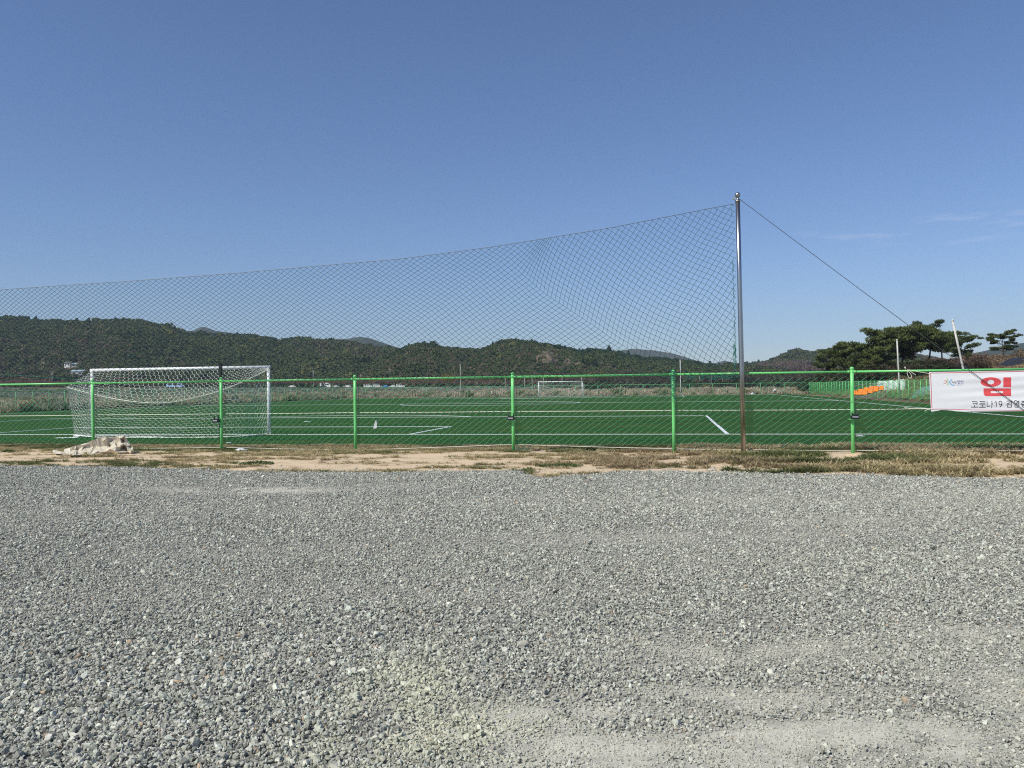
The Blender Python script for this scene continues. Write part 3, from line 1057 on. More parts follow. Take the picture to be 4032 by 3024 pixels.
n = 7000
A2, B2 = RNG.uniform(115, 300, n), RNG.uniform(-150, 120, n)
A2 = 115 + (A2 - 115) ** 1.0
X, Y = OX + A2 * AX[0] + B2 * RT[0], OY + A2 * AX[1] + B2 * RT[1]
k = fbm(X, Y, 22, 131, 3) > .42
brush('reed_beds', 'tan dry reeds on the flood plain beyond the far fence', np.stack([X[k], Y[k], -.2 + 0 * X[k]], 1), .75, [(0.48, 0.40, 0.30), (0.42, 0.34, 0.25), (0.36, 0.30, 0.235), (0.24, 0.23, 0.13)], .9, 1.6)
n = 5200
X, Y = RNG.uniform(-430, 130, n), RNG.uniform(355, 418, n)
brush('bank_scrub', 'grey green scrub on the embankment slope', np.stack([X, Y, dike_z(X, Y) - .2], 1), 1.0, [(0.24, 0.26, 0.20), (0.32, 0.32, 0.28), (0.18, 0.21, 0.15), (0.37, 0.355, 0.31)], .35, 1.7)
n = 2600
A2, B2 = RNG.uniform(30, 113, n), -41.9 - RNG.exponential(14, n)
X, Y = OX + A2 * AX[0] + B2 * RT[0], OY + A2 * AX[1] + B2 * RT[1]
brush('left_scrub', 'dry weeds outside the left fence', np.stack([X, Y, -.2 + 0 * X], 1), .6, [(0.42, 0.36, 0.25), (0.33, 0.31, 0.20), (0.36, 0.35, 0.29), (0.24, 0.25, 0.15)], .6, 1.7)
n = 2200
X, Y = RNG.uniform(20, 150, n), RNG.uniform(330, 520, n)
brush('riverside_thicket', 'brown purple thicket on the plain right of the far goal', np.stack([X, Y, -.2 + 0 * X], 1), 3.4, [(0.085, 0.062, 0.055), (0.10, 0.075, 0.055), (0.07, 0.075, 0.04)], .05, 1.1)
n = 5200
A2, B2 = RNG.uniform(20, 150, n), 42.3 + RNG.exponential(16, n)
X, Y = OX + A2 * AX[0] + B2 * RT[0], OY + A2 * AX[1] + B2 * RT[1]
brush('knoll_weeds', 'dry brown weeds on the knoll slope', np.stack([X, Y, knoll_z(X, Y) - .05], 1), .42, [(0.36, 0.25, 0.14), (0.27, 0.18, 0.10), (0.21, 0.175, 0.085), (0.42, 0.31, 0.19)], .75, 1.8)
n = 700
A2, B2 = RNG.uniform(100, 150, n), RNG.uniform(56, 100, n)
X, Y = OX + A2 * AX[0] + B2 * RT[0], OY + A2 * AX[1] + B2 * RT[1]
brush('knoll_thicket', 'leafless brown shrubs under the lone pine', np.stack([X, Y, knoll_z(X, Y) - .1], 1), 1.15, [(0.24, 0.17, 0.11), (0.17, 0.125, 0.08), (0.25, 0.19, 0.12)], .0, 1.1)
n = 420
A2, B2 = RNG.uniform(96, 140, n), RNG.uniform(43, 62, n)
X, Y = OX + A2 * AX[0] + B2 * RT[0], OY + A2 * AX[1] + B2 * RT[1]
brush('pine_undergrowth', 'dark undergrowth beneath the pine grove', np.stack([X, Y, knoll_z(X, Y) - .1], 1), 1.5, [(0.05, 0.045, 0.025), (0.07, 0.05, 0.03), (0.045, 0.06, 0.025)], .0, 1.3)

# ================================================================== NEAR FENCE
POSTX = [(-640, 1515), (-135, 1510), (365, 1500), (870, 1489), (1397, 1474), (2018, 1467), (2650, 1454), (3354, 1441), (4110, 1432)]
POSTU = [fuz(x, y)[0] for x, y in POSTX]
FH = 2.0
fence = thing('boundary_fence', 'bright green wire mesh fence across the front of the pitch', 'fence', FP(0, 0))
PR = 0.041
for u in POSTU:
    mb = MB()
    mb.tube([FP(u, -.05), FP(u, .7), FP(u, 1.4), FP(u, FH - .02)], PR, 14)
    po = mb.build('post', M['green'], fence, smooth=True)
    mb = MB()
    mb.ball(FP(u, FH - .02), PR * 1.12, 14, 8, (1, 1, .75))
    mb.tube([FP(u, FH - .045), FP(u, FH - .015)], PR * 1.12, 14)
    mb.build('post_cap', M['green'], po, smooth=True)
    mb = MB()
    for sg in (-1, 1):
        mb.tube([FP(u + sg * (PR + .002), FH - .10), FP(u + sg * (PR + .055), FH - .10)], .031, 10)
    mb.tube([FP(u, FH - .10, PR - .004), FP(u, FH - .10, PR + .012)], .010, 6)
    tag(mb.build('rail_clamp', M['green'], po, smooth=True), kind='stuff')
for i in range(len(POSTU) - 1):
    a, b = POSTU[i] + PR * .9, POSTU[i + 1] - PR * .9
    mb = MB()
    mb.tube([FP(a, FH - .10), FP((a + b) / 2, FH - .102), FP(b, FH - .10)], 0.026, 10)
    mb.build('top_rail', M['green'], fence, smooth=True)
# chain-link: bent wires, on the field side of the posts
CW, CH = 0.182, 0.127
for i in range(len(POSTU) - 1):
    u0, u1 = POSTU[i] + .09, POSTU[i + 1] - .05
    zt, zb = FH - .13, 0.20
    P_, Q_ = [], []
    nz = int(round((zt - zb) / (CH / 2)))
    nu = int((u1 - u0) / (CW / 2))
    du, dz = (u1 - u0) / nu, (zt - zb) / nz
    rs = random.Random(500 + i)
    jit = np.array([[(rs.gauss(0, .006), rs.gauss(0, .006)) for _ in range(nz + 1)] for _ in range(nu + 1)])
    sway = rs.uniform(-.02, .03)
    lift = [0.02 * math.sin(k * .9 + i) for k in range(nu + 1)]
    def node(p, q):
        u = u0 + p * du + jit[p, q, 0]
        z = zb + q * dz + jit[p, q, 1] + (lift[p] if q < 3 else 0)
        bel = sway * math.sin(PI * p / nu) * math.sin(PI * q / nz)
        return FP(u, z, -.055 - bel - (0.004 if (p // 1) % 2 else -.004))
    for p in range(nu):
        for q in range(nz):
            if (p + q) % 2 == 0:
                P_.append(node(p, q)); Q_.append(node(p + 1, q + 1))
            else:
                P_.append(node(p + 1, q)); Q_.append(node(p, q + 1))
    mb = MB()
    mb.segs(P_, Q_, 0.0036)
    tag(mb.build('mesh_panel', M['wire'], fence), kind='stuff')
    # ties round the rail
    mb = MB()
    for k in range(int((u1 - u0) / .38)):
        uu = u0 + .2 + k * .38
        mb.tube([FP(uu, FH - .128, .024), FP(uu + .004, FH - .135, .0), FP(uu, FH - .125, -.04)], .006, 4)
    tag(mb.build('wire_ties', M['wire'], fence), kind='stuff')
# edge wires at the posts
for u in POSTU:
    mb = MB()
    pts = [FP(u + .075 + .006 * math.sin(z * 9), z, -.05) for z in np.linspace(.2, FH - .15, 14)]
    mb.tube(pts, .004, 4)
    for z in np.linspace(.3, FH - .25, 8):
        mb.tube([FP(u + .03, z, -.03), FP(u + .09, z + .012, -.055)], .006, 4)
    tag(mb.build('edge_wire', M['wire'], fence), kind='stuff')


def rope_on_fence(pts, r, name, parent, m='rope', off=-.07):
    P_ = []
    for i in range(len(pts) - 1):
        for t in np.linspace(0, 1, 9)[: -1 if i < len(pts) - 2 else None]:
            x = pts[i][0] * (1 - t) + pts[i + 1][0] * t
            y = pts[i][1] * (1 - t) + pts[i + 1][1] * t
            u, z = fuz(x, y)
            P_.append(FP(u, z - .006 * math.sin(PI * t), off))
    mb = MB()
    mb.tube(P_, r, 5)
    return mb.build(name, M[m], parent, smooth=True)


rope_on_fence([(-600, 1643), (-135, 1641), (0, 1638.5), (365, 1634), (870, 1630), (1397, 1625), (2018, 1620.5), (2650, 1616), (3354, 1613), (3660, 1609)], .0085, 'tension_rope', fence)
rope_on_fence([(-600, 1770), (0, 1768), (365, 1768), (870, 1762), (1397, 1773), (2018, 1750.5), (2650, 1768), (3000, 1772), (3354, 1774), (4120, 1776)], .007, 'bottom_rope', fence)
# thin stay wire of the steel pole down to the next post
stay = MB()
u0, z0 = fuz(2934, 1464); u1, z1 = fuz(3358, 1583)
stay.tube([FP(u0, z0, .05), FP((u0 + u1) / 2, (z0 + z1) / 2 - .02, .03), FP(u1, z1, .045)], .0035, 5)
stay.build('stay_wire', M['cable'], fence)

# shelves with clamp boxes on three posts
for (px, py, dx, lb) in ((870, 1664, -.085, 'black clamp box on a post shelf in front of the near goal net'), (2018, 1655, -.02, 'black clamp box on the middle post shelf'), (3354, 1650.5, .05, 'black clamp box on a post shelf left of the banner')):
    u, z = fuz(px, py)
    mb = MB()
    mb.box(FP(u + dx * .6, z, .05), (.205, .16, .012), rz=-FTH)
    mb.build('shelf', M['green'], fence)
    cb = thing('clamp_box', lb, 'clamp box', FP(u + dx, z + .006, .10), 'clamp boxes on the fence posts')
    mb = MB()
    mb.box(FP(u + dx, z + .046, .098), (.170, .095, .080), rz=-FTH)
    mb.box(FP(u + dx, z + .096, .09), (.130, .065, .024), rz=-FTH)
    mb.build('body', M['black'], cb)
    for s in (-1, 1):
        mb = MB()
        mb.tube([FP(u + dx + s * .055, z + .10, .09), FP(u + dx + s * .062, z + .145, .085), FP(u + dx + s * .05, z + .19, .08)], [.018, .016, .006], 6)
        mb.build('prong', M['black'], cb)
    mb = MB()
    mb.box(FP(u + dx, z + .058, .149), (.125, .014, .030), rz=-FTH)
    mb.build('band', M['silver'], cb)
    mb = MB()
    mb.tube([FP(u + dx + .06, z + .05, .10), FP(u + dx + .085, z + .06, .10), FP(u + dx + .08, z + .03, .10)], .006, 5)
    mb.build('lever', M['silver'], cb)

# ================================================================== STEEL POLE
pb = FP(fuz(2928, 1780, .15)[0], 0, .15)
ptop = AY(2904, 768, pb[1])
PH = ptop[2]
pole = thing('net_pole', 'tall polished stainless steel pole holding the ball net', 'pole', pb)
lean = np.array([ptop[0] - pb[0], 0, 0])
pv = lambda z: np.array([pb[0] + lean[0] * z / PH, pb[1], z])
mb = MB()
mb.tube([pv(-.05), pv(2), pv(4), pv(PH - .12)], [.058, .056, .053, .050], 20)
mb.build('shaft', M['steel'], pole, smooth=True)
mb = MB()
mb.tube([pv(PH - .16), pv(PH - .115)], .058, 20)
mb.tube([pv(PH - .115), pv(PH - .06)], [.03, .02], 12)
mb.build('collar', M['steel'], pole, smooth=True)
mb = MB()
mb.ball(pv(PH + .0), .064, 18, 12)
mb.build('finial', M['steel'], pole, smooth=True)
mb = MB()
mb.box(pv(5.97) + np.array([-.085, 0, 0]), (.06, .03, .05))
mb.build('cable_bracket', M['grey_steel'], pole)
mb = MB()
g0, g1 = pv(5.99), None
q0, q1 = np.array([2930, 797.0]), np.array([4032, 1612.0])
u_end = fuz(4032, 1612, .10)
g1 = FP(u_end[0], u_end[1], .10)
gd = g1 - g0
g2 = g1 + gd * (g1[2] / -gd[2])
pts = [g0 + (g2 - g0) * t - np.array([0, 0, .03 * math.sin(PI * t)]) for t in np.linspace(0, 1, 24)]
mb.tube(pts, .0065, 6)
tag(mb.build('guy_wire', M['cable']), 'dark guy wire slanting from the steel pole past the banner', 'wire')

# ================================================================== BALL STOP NET
NOFF = .05
TOPC = np.array([fuz(x, y) for x, y in ((-900, 1192), (-400, 1166), (0, 1143), (492, 1109), (984, 1072), (1568, 1022), (1932, 974), (2370, 905), (2680, 845), (2895, 803))])
BOTC = np.array([fuz(x, y) for x, y in ((-900, 1452), (-400, 1462), (0, 1474), (120, 1481), (365, 1499), (500, 1506), (870, 1500), (1400, 1494), (2018, 1484), (2300, 1478), (2600, 1478), (2650, 1490), (2700, 1477), (2895, 1487))])
topz = lambda u: np.interp(u, TOPC[:, 0], TOPC[:, 1])
botz = lambda u: np.interp(u, BOTC[:, 0], BOTC[:, 1])
net = thing('ball_net', 'dark green ball stop net hung above the near fence', 'net', FP(0, 2.0))
kk = np.array([fuz(x, y) for x, y in ((1987, 1021), (2151, 1160), (2290, 1250), (2433, 1349), (2530, 1405), (2640, 1455))])
# arc-length sampling of the slack fold
sl = np.concatenate([[0], np.cumsum(np.hypot(*np.diff(kk, axis=0).T))])
STEP = 0.118
I0, I1, J0, J1 = -170, 75, -75, 175
I = np.arange(I0, I1)
def kpos(i):
    s = i * STEP
    if s < 0: return kk[0] + np.array([-.096, .060]) / .1132 * (-s)
    if s > sl[-1]: return kk[-1] + np.array([.80, -.60]) * (s - sl[-1])
    return np.array([np.interp(s, sl, kk[:, 0]), np.interp(s, sl, kk[:, 1])])
K = np.array([kpos(i) for i in I])
NODE = np.zeros((len(I), J1 - J0, 2))
prog = np.clip(I * STEP / sl[-1], 0, 1.2)                   # 0 at the top of the fold, 1 at its foot
for jj in range(0, J1):
    NODE[:, jj - J0] = K + jj * np.array([-.090, -.0585])
BL = np.array([.090, .0585])
acc = K.copy()
for jj in range(1, -J0):
    sharp = sstep(0, .25, prog)[:, None]
    tt = min(1, jj / 13)
    steep = np.array([.022, .118]) * (1 - tt) + np.array([.066, .103]) * tt
    w = np.clip(jj / 22, 0, 1)
    soft = BL * (1 - w) + np.array([.066, .100]) * w
    acc = acc + soft * (1 - sharp) + steep * sharp
    NODE[:, -jj - J0] = acc
NODE += RNG.normal(0, .0035, NODE.shape)
UP = fuz(2896, 1100)[0]
def inside_net(p):
    return (p[..., 0] > TOPC[0, 0]) & (p[..., 0] < UP) & (p[..., 1] < topz(p[..., 0])) & (p[..., 1] > botz(p[..., 0]))
def net3(p):
    u, z = p[..., 0], p[..., 1]
    belly = .05 * np.sin(np.clip((z - 2) / 3.5, 0, 1) * PI) * np.sin(u * .7 + z)
    off = NOFF + belly
    return np.stack([FX + u * FD[0] + off * FN[0], FY + u * FD[1] + off * FN[1], z], -1)
Pl, Ql = [], []
for (P_, Q_) in ((NODE[:-1], NODE[1:]), (NODE[:, :-1], NODE[:, 1:])):
    p, q = P_.reshape(-1, 2), Q_.reshape(-1, 2)
    ip, iq = inside_net(p), inside_net(q)
    both = ip & iq
    Pl.append(p[both]); Ql.append(q[both])
    for m_, (s, e_) in ((ip & ~iq, (p, q)), (iq & ~ip, (q, p))):
        s, e_ = s[m_], e_[m_]
        lo, hi = np.zeros(len(s)), np.ones(len(s))
        for _ in range(12):
            md = (lo + hi) / 2
            c = inside_net(s + (e_ - s) * md[:, None])
            lo, hi = np.where(c, md, lo), np.where(c, hi, md)
        Pl.append(s); Ql.append(s + (e_ - s) * lo[:, None])
Pn, Qn = net3(np.concatenate(Pl)), net3(np.concatenate(Ql))
mb = MB()
mb.segs(Pn, Qn, .0046)
kn = NODE.reshape(-1, 2)
kn = kn[inside_net(kn)]
kn3 = net3(kn)
mb.segs(kn3 - np.array([.005, 0, .003]), kn3 + np.array([.005, 0, .003]), .0068)
mb.build('netting', M['net'], net)
us = np.linspace(TOPC[0, 0], UP + .06, 90)
mb = MB()
mb.tube([net3(np.array([u, topz(u)])) for u in us], .006, 6)
mb.build('top_cable', M['cable'], net)
mb = MB()
mb.tube([net3(np.array([u, botz(u)])) for u in np.linspace(BOTC[0, 0], fuz(2640, 1480)[0], 90)], .0045, 5)
mb.build('hem_rope', M['net_knot'], net)
# bunched cord at the pole, the rail and the last post
rs = random.Random(9)
mb = MB()
up = fuz(2893, 1100)[0]
for (n_, zlo, zhi, du, wob) in ((9, 1.75, 5.9, .02, .03), (14, 1.75, 2.6, .05, .05)):
    for k in range(n_):
        z0_, ln = rs.uniform(zlo, zhi), rs.uniform(.25, .9)
        zs = np.arange(z0_, min(z0_ + ln, zhi), .06)
        if len(zs) < 2: continue
        mb.tube([FP(up + (z - 2) * -.012 + rs.gauss(0, wob * .4) - du * rs.random(), z, .05 + rs.gauss(0, .02)) for z in zs], .0042, 4)
tag(mb.build('pole_lacing', M['net_knot'], net), kind='stuff')
mb = MB()
ul0, ul1 = POSTU[6], up
for k in range(46):
    uu = rs.uniform(ul0 + .25, ul1)
    pts = [FP(uu + t * .035 + rs.gauss(0, .012), FH - .135 + rs.gauss(-.035, .035), .05 + rs.gauss(0, .02)) for t in range(rs.randint(4, 9))]
    mb.tube(pts, .0036, 4)
for k in range(26):
    zz_ = rs.uniform(1.25, 1.95)
    pts = [FP(ul0 + .055 * math.cos(t * .9 + k) + rs.gauss(0, .014), zz_ + t * .03, .055 + .03 * abs(math.sin(t * .9 + k))) for t in range(rs.randint(4, 9))]
    mb.tube(pts, .0034, 4)
tag(mb.build('rail_bunching', M['net_knot'], net), kind='stuff')
mb = MB()
um = POSTU[5]
for k in range(22):
    uu = um + rs.uniform(-.22, .3)
    pts = [FP(uu + t * .03 + rs.gauss(0, .01), max(.03, .10 + rs.gauss(0, .05)), .02 + rs.gauss(0, .04)) for t in range(rs.randint(3, 8))]
    mb.tube(pts, .0032, 4)
mb.build('fallen_cord', M['net_knot'], net)


# ================================================================== GOALS
def hex_net(mbuild, fn, U_, V_, s, r, ph=0.0):
    """hexagonal mesh of cell side s over a patch fn(u 0..1, v 0..1) about U_ x V_ metres"""
    w = s * math.sqrt(3)
    nr, nc = int(V_ / (1.5 * s)) + 2, int(U_ / w) + 2
    P_, Q_ = [], []
    ins = lambda p: 0 <= p[0] <= U_ and 0 <= p[1] <= V_
    for r_ in range(-1, nr):
        for c_ in range(-1, nc):
            cx, cy = (c_ + .5 * (r_ % 2)) * w, r_ * 1.5 * s
            a, b, d_ = (cx, cy + s), (cx + w / 2, cy + s / 2), (cx + w / 2, cy - s / 2)
            f_ = (cx - w / 2, cy + s / 2)
            for p, q in ((a, b), (b, d_), (f_, a)):
                p = (min(max(p[0], 0), U_), min(max(p[1], 0), V_))
                q = (min(max(q[0], 0), U_), min(max(q[1], 0), V_))
                if abs(p[0] - q[0]) + abs(p[1] - q[1]) < .02: continue
                P_.append(fn(p[0] / U_, p[1] / V_)); Q_.append(fn(q[0] / U_, q[1] / V_))
    mbuild.segs(P_, Q_, r)


def bez(pts, t):
    """piecewise-linear-smoothed curve through 3D points"""
    pts = np.asarray(pts, float)
    n = len(pts) - 1
    s = np.clip(t, 0, 1) * n
    i = min(int(s), n - 1)
    f_ = s - i
    p0, p1, p2, p3 = pts[max(i - 1, 0)], pts[i], pts[i + 1], pts[min(i + 2, n)]
    return .5 * (2 * p1 + (p2 - p0) * f_ + (2 * p0 - 5 * p1 + 4 * p2 - p3) * f_ ** 2 + (3 * p1 - p0 - 3 * p2 + p3) * f_ ** 3)


GH = 2.50
def goal_frame(t, Lp, Rp, rp=.06):
    """Lp, Rp: ground points of the two posts"""
    for p in (Lp, Rp):
        mb = MB()
        mb.tube([p + np.array([0, 0, -.02]), p + np.array([0, 0, 1.2]), p + np.array([0, 0, GH])], rp, 14)
        mb.build('goalpost', M['white'], t, smooth=True)
    d = (Rp - Lp) / np.linalg.norm(Rp - Lp)
    mb = MB()
    mb.tube([Lp + np.array([0, 0, GH]) - d * rp, (Lp + Rp) / 2 + np.array([0, 0, GH]), Rp + np.array([0, 0, GH]) + d * rp], rp, 14)
    mb.build('crossbar', M['white'], t, smooth=True)


GW = 3.72
Lp, Rp = F(0, -GW), F(0, GW)
goal = thing('goal', 'large white football goal standing behind the fence', 'goal', F(0, 0), 'football goals')
goal_frame(goal, Lp, Rp)
top = np.array([0, 0, GH - .03])
rope_pts = [AY(1058, 1455, 29.2), AY(970, 1497, 28.6), AY(870, 1537, 28.2), AY(760, 1568, 27.9), AY(630, 1587, 27.8), AY(480, 1575, 28.2), AY(340, 1545, 28.6), AY(262, 1524, 29.0)]
hem_pts = [Rp + np.array([-.06, 0, .02]), G(980, 1719), G(870, 1724.5), G(760, 1726), G(630, 1726.5), G(500, 1726), G(380, 1725), G(292, 1716)]
for h_ in hem_pts: h_[2] = .02
rope3 = lambda t: bez(rope_pts, t)
hem3 = lambda t: bez(hem_pts, t)
bar3 = lambda t: Rp + top + (Lp - Rp) * t
def back(u, v):
    a, b = rope3(u), hem3(u)
    p = a * (1 - v) + b * v
    q = .20 * math.sin(PI * v) * math.sin(PI * min(1, u * 1.3))
    return p + np.array([0.05 * math.sin(7 * u), q * .6, 0])
def roof(u, v):
    a, b = bar3(u), rope3(u)
    p = a * (1 - v) + b * v
    return p - np.array([0, 0, .10 * math.sin(PI * v) * math.sin(PI * u)])
def side(u, v):
    a = rope3(1) * (1 - v) + hem3(1) * v
    b = (Lp + top) * (1 - v) + (Lp + np.array([0, 0, .03])) * v
    p = a * (1 - u) + b * u
    return p + np.array([.12 * math.sin(PI * v) * math.sin(PI * u) + .06 * (1 - u) * math.sin(PI * v), 0, 0])
mb = MB()
hex_net(mb, back, 7.5, 2.5, .100, .0048)
hex_net(mb, roof, 7.4, 1.5, .100, .0048)
hex_net(mb, side, 2.2, 2.5, .098, .0048)
mb.build('goal_net', M['white_cord'], goal)
mb = MB()
rs = random.Random(3)
for k in range(5):
    mb.tube([hem3(t) + np.array([rs.gauss(0, .03), rs.gauss(0, .05), .012 + .012 * rs.random()]) for t in np.linspace(0.02, 1, 60)], .010, 4)
tail = [G(300, 1716), G(300, 1724), G(262, 1725.5), G(220, 1726.5)]
for k in range(6):
    mb.tube([bez(tail, t) + np.array([rs.gauss(0, .05), rs.gauss(0, .06), .015]) for t in np.linspace(0, 1, 18)], .012, 4)
    mb.tube([bez([G(300, 1718), G(400, 1717), G(520, 1719), G(640, 1723)], t) + np.array([rs.gauss(0, .05), rs.gauss(0, .10), .015]) for t in np.linspace(0, 1, 24)], .007, 4)
mb.build('net_hem', M['white_cord'], goal)
mb = MB()
mb.tube([rope3(t) for t in np.linspace(0, 1, 50)], .012, 5)
e0 = rope3(1); e1 = AY(232, 1508, 24.0)
mb.tube([e0, (e0 + e1) / 2, e1], .009, 5)
for (px, py) in ((355, 1480), (312, 1560)):
    pass
mb.tube([Lp + np.array([-.02, 0, GH - .2]), AY(318, 1548, 29.8)], .008, 4)
mb.build('support_rope', M['rope'], goal)
bpole = AY(868, 1434, 25.6)
bp_h = bpole[2]
npole = thing('net_support_pole', 'black square pole behind the near goal net', 'pole', (bpole[0], bpole[1], 0), 'black net support poles')
mb = MB()
mb.box((bpole[0], bpole[1], bp_h / 2), (.085, .085, bp_h), rz=-TH)
mb.build('pole_shaft', M['black'], npole)
mb = MB()
mb.box((bpole[0], bpole[1], bp_h + .006), (.095, .095, .03), rz=-TH)
mb.build('pole_cap', M['black'], npole)

# far goal
fl, fr = F(LEN, -GW), F(LEN, GW)
fgoal = thing('goal', 'small looking white goal at the far end of the pitch', 'goal', F(LEN, 0), 'football goals')
goal_frame(fgoal, fl, fr, .07)
fb = lambda u: F(LEN + 2.2, -GW * 1.05 + 2.1 * GW * u, GH - .55 - .75 * math.sin(PI * u))
mb = MB()
hex_net(mb, lambda u, v: fb(u) * (1 - v) + np.append(F(LEN + 2.0, -GW + 2 * GW * u)[:2], .02) * v, 7.4, 2.2, .10, .0024)
hex_net(mb, lambda u, v: F(LEN, -GW + 2 * GW * u, GH - .03) * (1 - v) + fb(u) * v, 7.4, 2.3, .10, .0024)
for s in (-1, 1):
    hex_net(mb, lambda u, v: F(LEN + 2.1 * u, s * GW, (GH - .03 - .55 * u) * (1 - v) + .02 * v), 2.1, 2.3, .10, .0024)
mb.build('goal_net', M['white_cord'], fgoal)
mb = MB()
mb.tube([fb(t) for t in np.linspace(0, 1, 24)], .02, 5)
mb.tube([F(LEN, GW, GH), F(LEN + 1.2, GW + .55, 0.02)], .015, 5)
mb.build('support_rope', M['rope'], fgoal)
fp_ = F(LEN + 2.4, 0)
q = AY(2323.5, 1540, fp_[1])
bx_ = q[0]
fpole = thing('net_support_pole', 'black pole standing right of the far goal', 'pole', (bx_, fp_[1], 0), 'black net support poles')
mb = MB()
mb.box((bx_, fp_[1], 1.2), (.10, .10, 2.4), rz=-TH)
mb.build('pole_shaft', M['black'], fpole)
mb = MB()
mb.box((bx_, fp_[1], 2.412), (.12, .12, .03), rz=-TH)
mb.build('pole_cap', M['black'], fpole)

# ================================================================== FAR AND SIDE FENCES
def far_fence(name, label, pts, rail_r, post_r, pm, wm, wire_r, cw=.18, ch=1.75, H=1.9):
    base = np.append(pts[0][:2], 0)
    t = thing(name, label, 'fence', base, 'fences round the pitch')
    proto = None
    for p in pts:
        if proto is None:
            mb = MB()
            mb.tube([np.array([p[0], p[1], -.1]), np.array([p[0], p[1], H])], post_r, 8)
            proto = mb.build('post', M[pm], t, smooth=True)
        else:
            c = proto.copy()
            COL.objects.link(c)
            c.parent = t
            c.location = (p[0] - base[0], p[1] - base[1], 0)
    mb = MB()
    mb.tube([np.array([p[0], p[1], H - .05]) for p in pts], rail_r, 8)
    mb.build('top_rail', M[pm], t, smooth=True)
    d = pts[-1] - pts[0]
    Ltot = np.linalg.norm(d[:2])
    d = d[:2] / Ltot
    P_, Q_ = [], []
    zb, zt = .08, .08 + ch
    w = ch / .127 * .182
    for s0 in np.arange(-w, Ltot, cw):
        for sg in (0, 1):
            a, b, za, zb_ = s0, s0 + w, zb, zt
            if a < 0: za = zb + (zt - zb) * (0 - a) / w; a = 0
            if b > Ltot: zb_ = zb + (zt - zb) * (Ltot - s0) / w; b = Ltot
            z1, z2 = (za, zb_) if sg == 0 else (zb + zt - za, zb + zt - zb_)
            P_.append([pts[0][0] + d[0] * a, pts[0][1] + d[1] * a, z1]); Q_.append([pts[0][0] + d[0] * b, pts[0][1] + d[1] * b, z2])
    mb = MB()
    mb.segs(P_, Q_, wire_r)
    mb.build('mesh_panel', M[wm], t)
    return t


AFAR = 113.6
far_fence('end_fence', 'green mesh fence along the far end of the pitch', [F(AFAR, b) for b in np.linspace(-41.2, 41.0, 22)], .03, .035, 'green_far', 'wire_end', .0012)
far_fence('side_fence', 'green mesh fence along the left side of the pitch', [F(a, -41.3) for a in np.arange(22.5, 113.8, 2.03)], .03, .035, 'green_far', 'wire_end', .0030)
far_fence('side_fence', 'bright green mesh fence behind the orange seats', [F(a, 40.9) for a in np.arange(20.2, 113.8, 1.9)], .026, .03, 'green', 'wire_far', .0052)

# ================================================================== BANNER
BOFF = .075
ZS = 4.686
def bpx(zx, zy): return 3560 + zx / ZS, 1400 + zy / ZS
def buz(zx, zy): return fuz(*bpx(zx, zy), BOFF)
BTL, BTR, BBL, BBR = buz(458, 305), buz(2212, 275), buz(485, 1035), buz(2212, 1025)
def wrinkle(u, z):
    du, dz = u - BTL[0], BTL[1] - z
    w = .0035 * math.sin(dz * 34 + du * 2.0) * min(1, du * .9) + .005 * math.sin(dz * 13 - du * 1.1 + .8) * min(1, du)
    w -= .0 * math.exp(-((dz - .86) / .05) ** 2) * math.sin(min(1, max(0, du - .08) / .9) * PI) if dz > .6 else 0
    return w
def b3(u, z, lift=0.0): return FP(u, z, BOFF + wrinkle(u, z) + lift)
banner = thing('banner', 'white banner with red and black Korean lettering tied to the fence', 'banner', FP(BTL[0], BTL[1]))
ULEN = 3.35
NU, NV = 90, 36
mb = MB()
PG = np.zeros((NV, NU, 3))
for i in range(NV):
    for j in range(NU):
        s, t = j / (NU - 1), i / (NV - 1)
        u = BTL[0] + s * ULEN + .03 * t * (1 - s)
        zt_ = BTL[1] + (BTR[1] - BTL[1]) * (u - BTL[0]) / (BTR[0] - BTL[0])
        zb_ = BBL[1] + (BBR[1] - BBL[1]) * (u - BBL[0]) / (BBR[0] - BBL[0]) + .045 * math.exp(-((s * ULEN - .28) / .16) ** 2)
        PG[i, j] = b3(u, zt_ + (zb_ - zt_) * t)
mb.grid(PG)
sheet = mb.build('sheet', M['banner'], banner, smooth=True)


